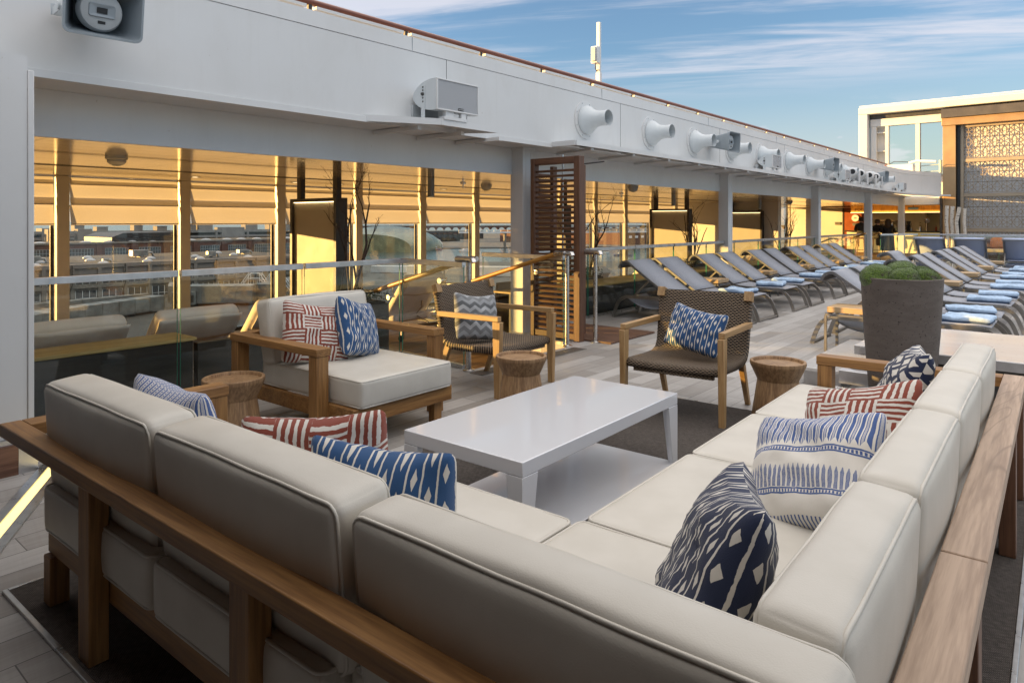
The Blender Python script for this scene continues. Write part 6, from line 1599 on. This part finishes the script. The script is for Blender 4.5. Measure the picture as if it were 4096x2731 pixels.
for k in range(36): q = a.lerp(b, k / 35); m.bar(q + Vector((0, 0, .7)), q + Vector((0, 0, 2.6)), .25, .25)
m.bar(a + Vector((0, 0, 2.6)), b + Vector((0, 0, 2.6)), .3, .3); m.build('rail', 'boat_white', mo, True)
for k in range(8): q = a.lerp(b, (k + .5) / 8); MB().bar((q.x, q.y, SEA), (q.x, q.y, -10.3), 1.2, 1.6, w2=2.4, h2=3.0).build('pier', 'pale_render', mo, True)
MB().bar(a.lerp(b, .35) + Vector((0, 0, 5.4)), a.lerp(b, .75) + Vector((0, 0, 5.2)), 9, 1.2).build('station_roof', 'skylight', mo, True)
vi = thing('brick_viaduct', 'long low brick viaduct crossing the water', 'bridge', (-900, 1300, SEA))
a, b = Vector((-1500, 1020, 0)), Vector((-700, 2100, 0)); L = (b - a).length; na = 64; dd = (b - a).normalized(); m = MB()
for k in range(na):
    p, q = L * k / na, L * (k + 1) / na
    poly = [(p, -22), (p + 2.2, -22)] + [(p + 2.2 + (q - p - 4.4) * (0.5 - 0.5 * math.cos(R(c))), -20 + 5 * math.sin(R(c))) for c in range(0, 181, 30)] + [(q - 2.2, -22), (q, -22), (q, -11.5), (p, -11.5)]
    T = Matrix(((dd.x, 0, -dd.y, a.x), (dd.y, 0, dd.x, a.y), (0, 1, 0, 0), (0, 0, 0, 1))); m.prism(poly, -5, 5, mat=T)
m.build('arches', 'brick', vi, True)
MB().bar(a + Vector((0, 0, -10.9)), b + Vector((0, 0, -10.9)), 11, 1.2).build('deck', 'pale_render', vi, True)
m = MB()
for k in range(40): q = a.lerp(b, k / 39); m.bar((q.x, q.y, -10), (q.x, q.y, -1), .5, .5)
m.build('masts', 'horn_grey', vi, True)
rb = block('red_brick_terminal', 'red brick quay terminal with small white windows and a bright roof edge', -560, -380, 640, 960, SEA, -9.5, 'brick')
MB().bar((-379, 640, -8.4), (-379, 960, -8.4), 2.0, 2.0).build('roof_edge', 'skylight', rb, True)
for k in range(24): MB().box(-379.9, -379.6, 646 + 13 * k, 652 + 13 * k, -17, -14.4).build('window', 'boat_white', rb, True)
for i, (x, y, w, h) in enumerate(((-640, 600, 60, 14), (-700, 700, 80, 12), (-560, 760, 50, 15), (-820, 560, 90, 13))):
    t = block('warehouse', 'dark warehouse beyond the marina, %s of the row' % POSN[i], x - 20, x + 20, y - w / 2, y + w / 2, SEA, SEA + h, 'dark_cladding')
    for k in range(6): MB().box(x + 20.01, x + 20.2, y - w / 2 + 3 + k * w / 6.5, y - w / 2 + 3 + k * w / 6.5 + w / 12, SEA + 3, SEA + h - 2).build('window', 'city_glass', t, True)
for i, (x, y, r, c) in enumerate(((-455, 430, 30, 'boat_blue'), (-410, 425, 70, 'boat_white'), (-375, 452, 20, 'boat_white'), (-330, 420, 55, 'boat_blue'), (-300, 470, 80, 'boat_white'), (-270, 450, 30, 'boat_blue'))):
    t = thing('boat', '%s moored motor boat in the marina, %s from the left' % ('blue' if c == 'boat_blue' else 'white', POSN[i]), 'boat', (x, y, SEA), R(r), 'boats in the marina')
    hull = [(-7, -1.9), (4, -1.9), (7.5, 0), (4, 1.9), (-7, 1.9)]
    m = MB(); m.loft([[(p * .88, q * .75, -0.4) for p, q in hull], [(p, q, 1.3) for p, q in hull]]); m.build('hull', c, t)
    MB().box(-3.5, 1.8, -1.3, 1.3, 1.31, 2.9).build('cabin', 'boat_white', t, bevel=0.15); MB().box(-3.0, 1.85, -1.32, 1.32, 1.9, 2.5).build('window', 'city_glass', t)
for i, (x, y, sx, sy, h, mt, l) in enumerate(((-268, 222, 18, 4, 3.4, 'boat_white', 'long white container standing on the quay'), (-212, 240, 30, 5, 4.5, 'daybed_fabric', 'row of cream covered crates along the quay edge'), (-240, 215, 8, 6, 5, 'daybed_fabric', 'cream tarpaulin tent on the quay'), (-200, 262, 12, 6, 5, 'galv', 'grey shed at the quay edge'))):
    t = thing('quay_box', l, 'container', (x, y, SEA + 0.7), R(35))
    MB().box(-sx / 2, sx / 2, -sy / 2, sy / 2, 0.1, h).build('body', mt, t, bevel=0.1); m = MB()
    for k in range(int(sx / 2)): m.box(-sx / 2 + 2 * k + .4, -sx / 2 + 2 * k + .6, -sy / 2 - .08, -sy / 2 - .01, 0.2, h - .2)
    m.build('ribs', mt, t); MB().box(-sx / 2, sx / 2, -sy / 2 + .3, sy / 2 - .3, 0, 0.1).build('base', 'dark_frame', t)
rnd = random.Random(11); m = MB()
for k in range(1500):
    c = Vector((-760 + rnd.gauss(0, 30), 1560 + rnd.gauss(0, 60), -17 + rnd.random() ** 1.5 * 16)); s = rnd.uniform(1.5, 4)
    v1 = Vector((rnd.uniform(-1, 1), rnd.uniform(-1, 1), rnd.uniform(-1, 1))).normalized(); v2 = v1.orthogonal().normalized(); m.add([c - v1 * s, c + v2 * s, c + v1 * s, c - v2 * s], [(0, 1, 2, 3)])
o = m.build('island_wood', 'sea_tree'); o['kind'] = 'stuff'
struct(MB().prism([(-860, 1430), (-650, 1480), (-680, 1720), (-880, 1680)], SEA - 2, SEA + 2).build('island_ground', 'quay_stone'))
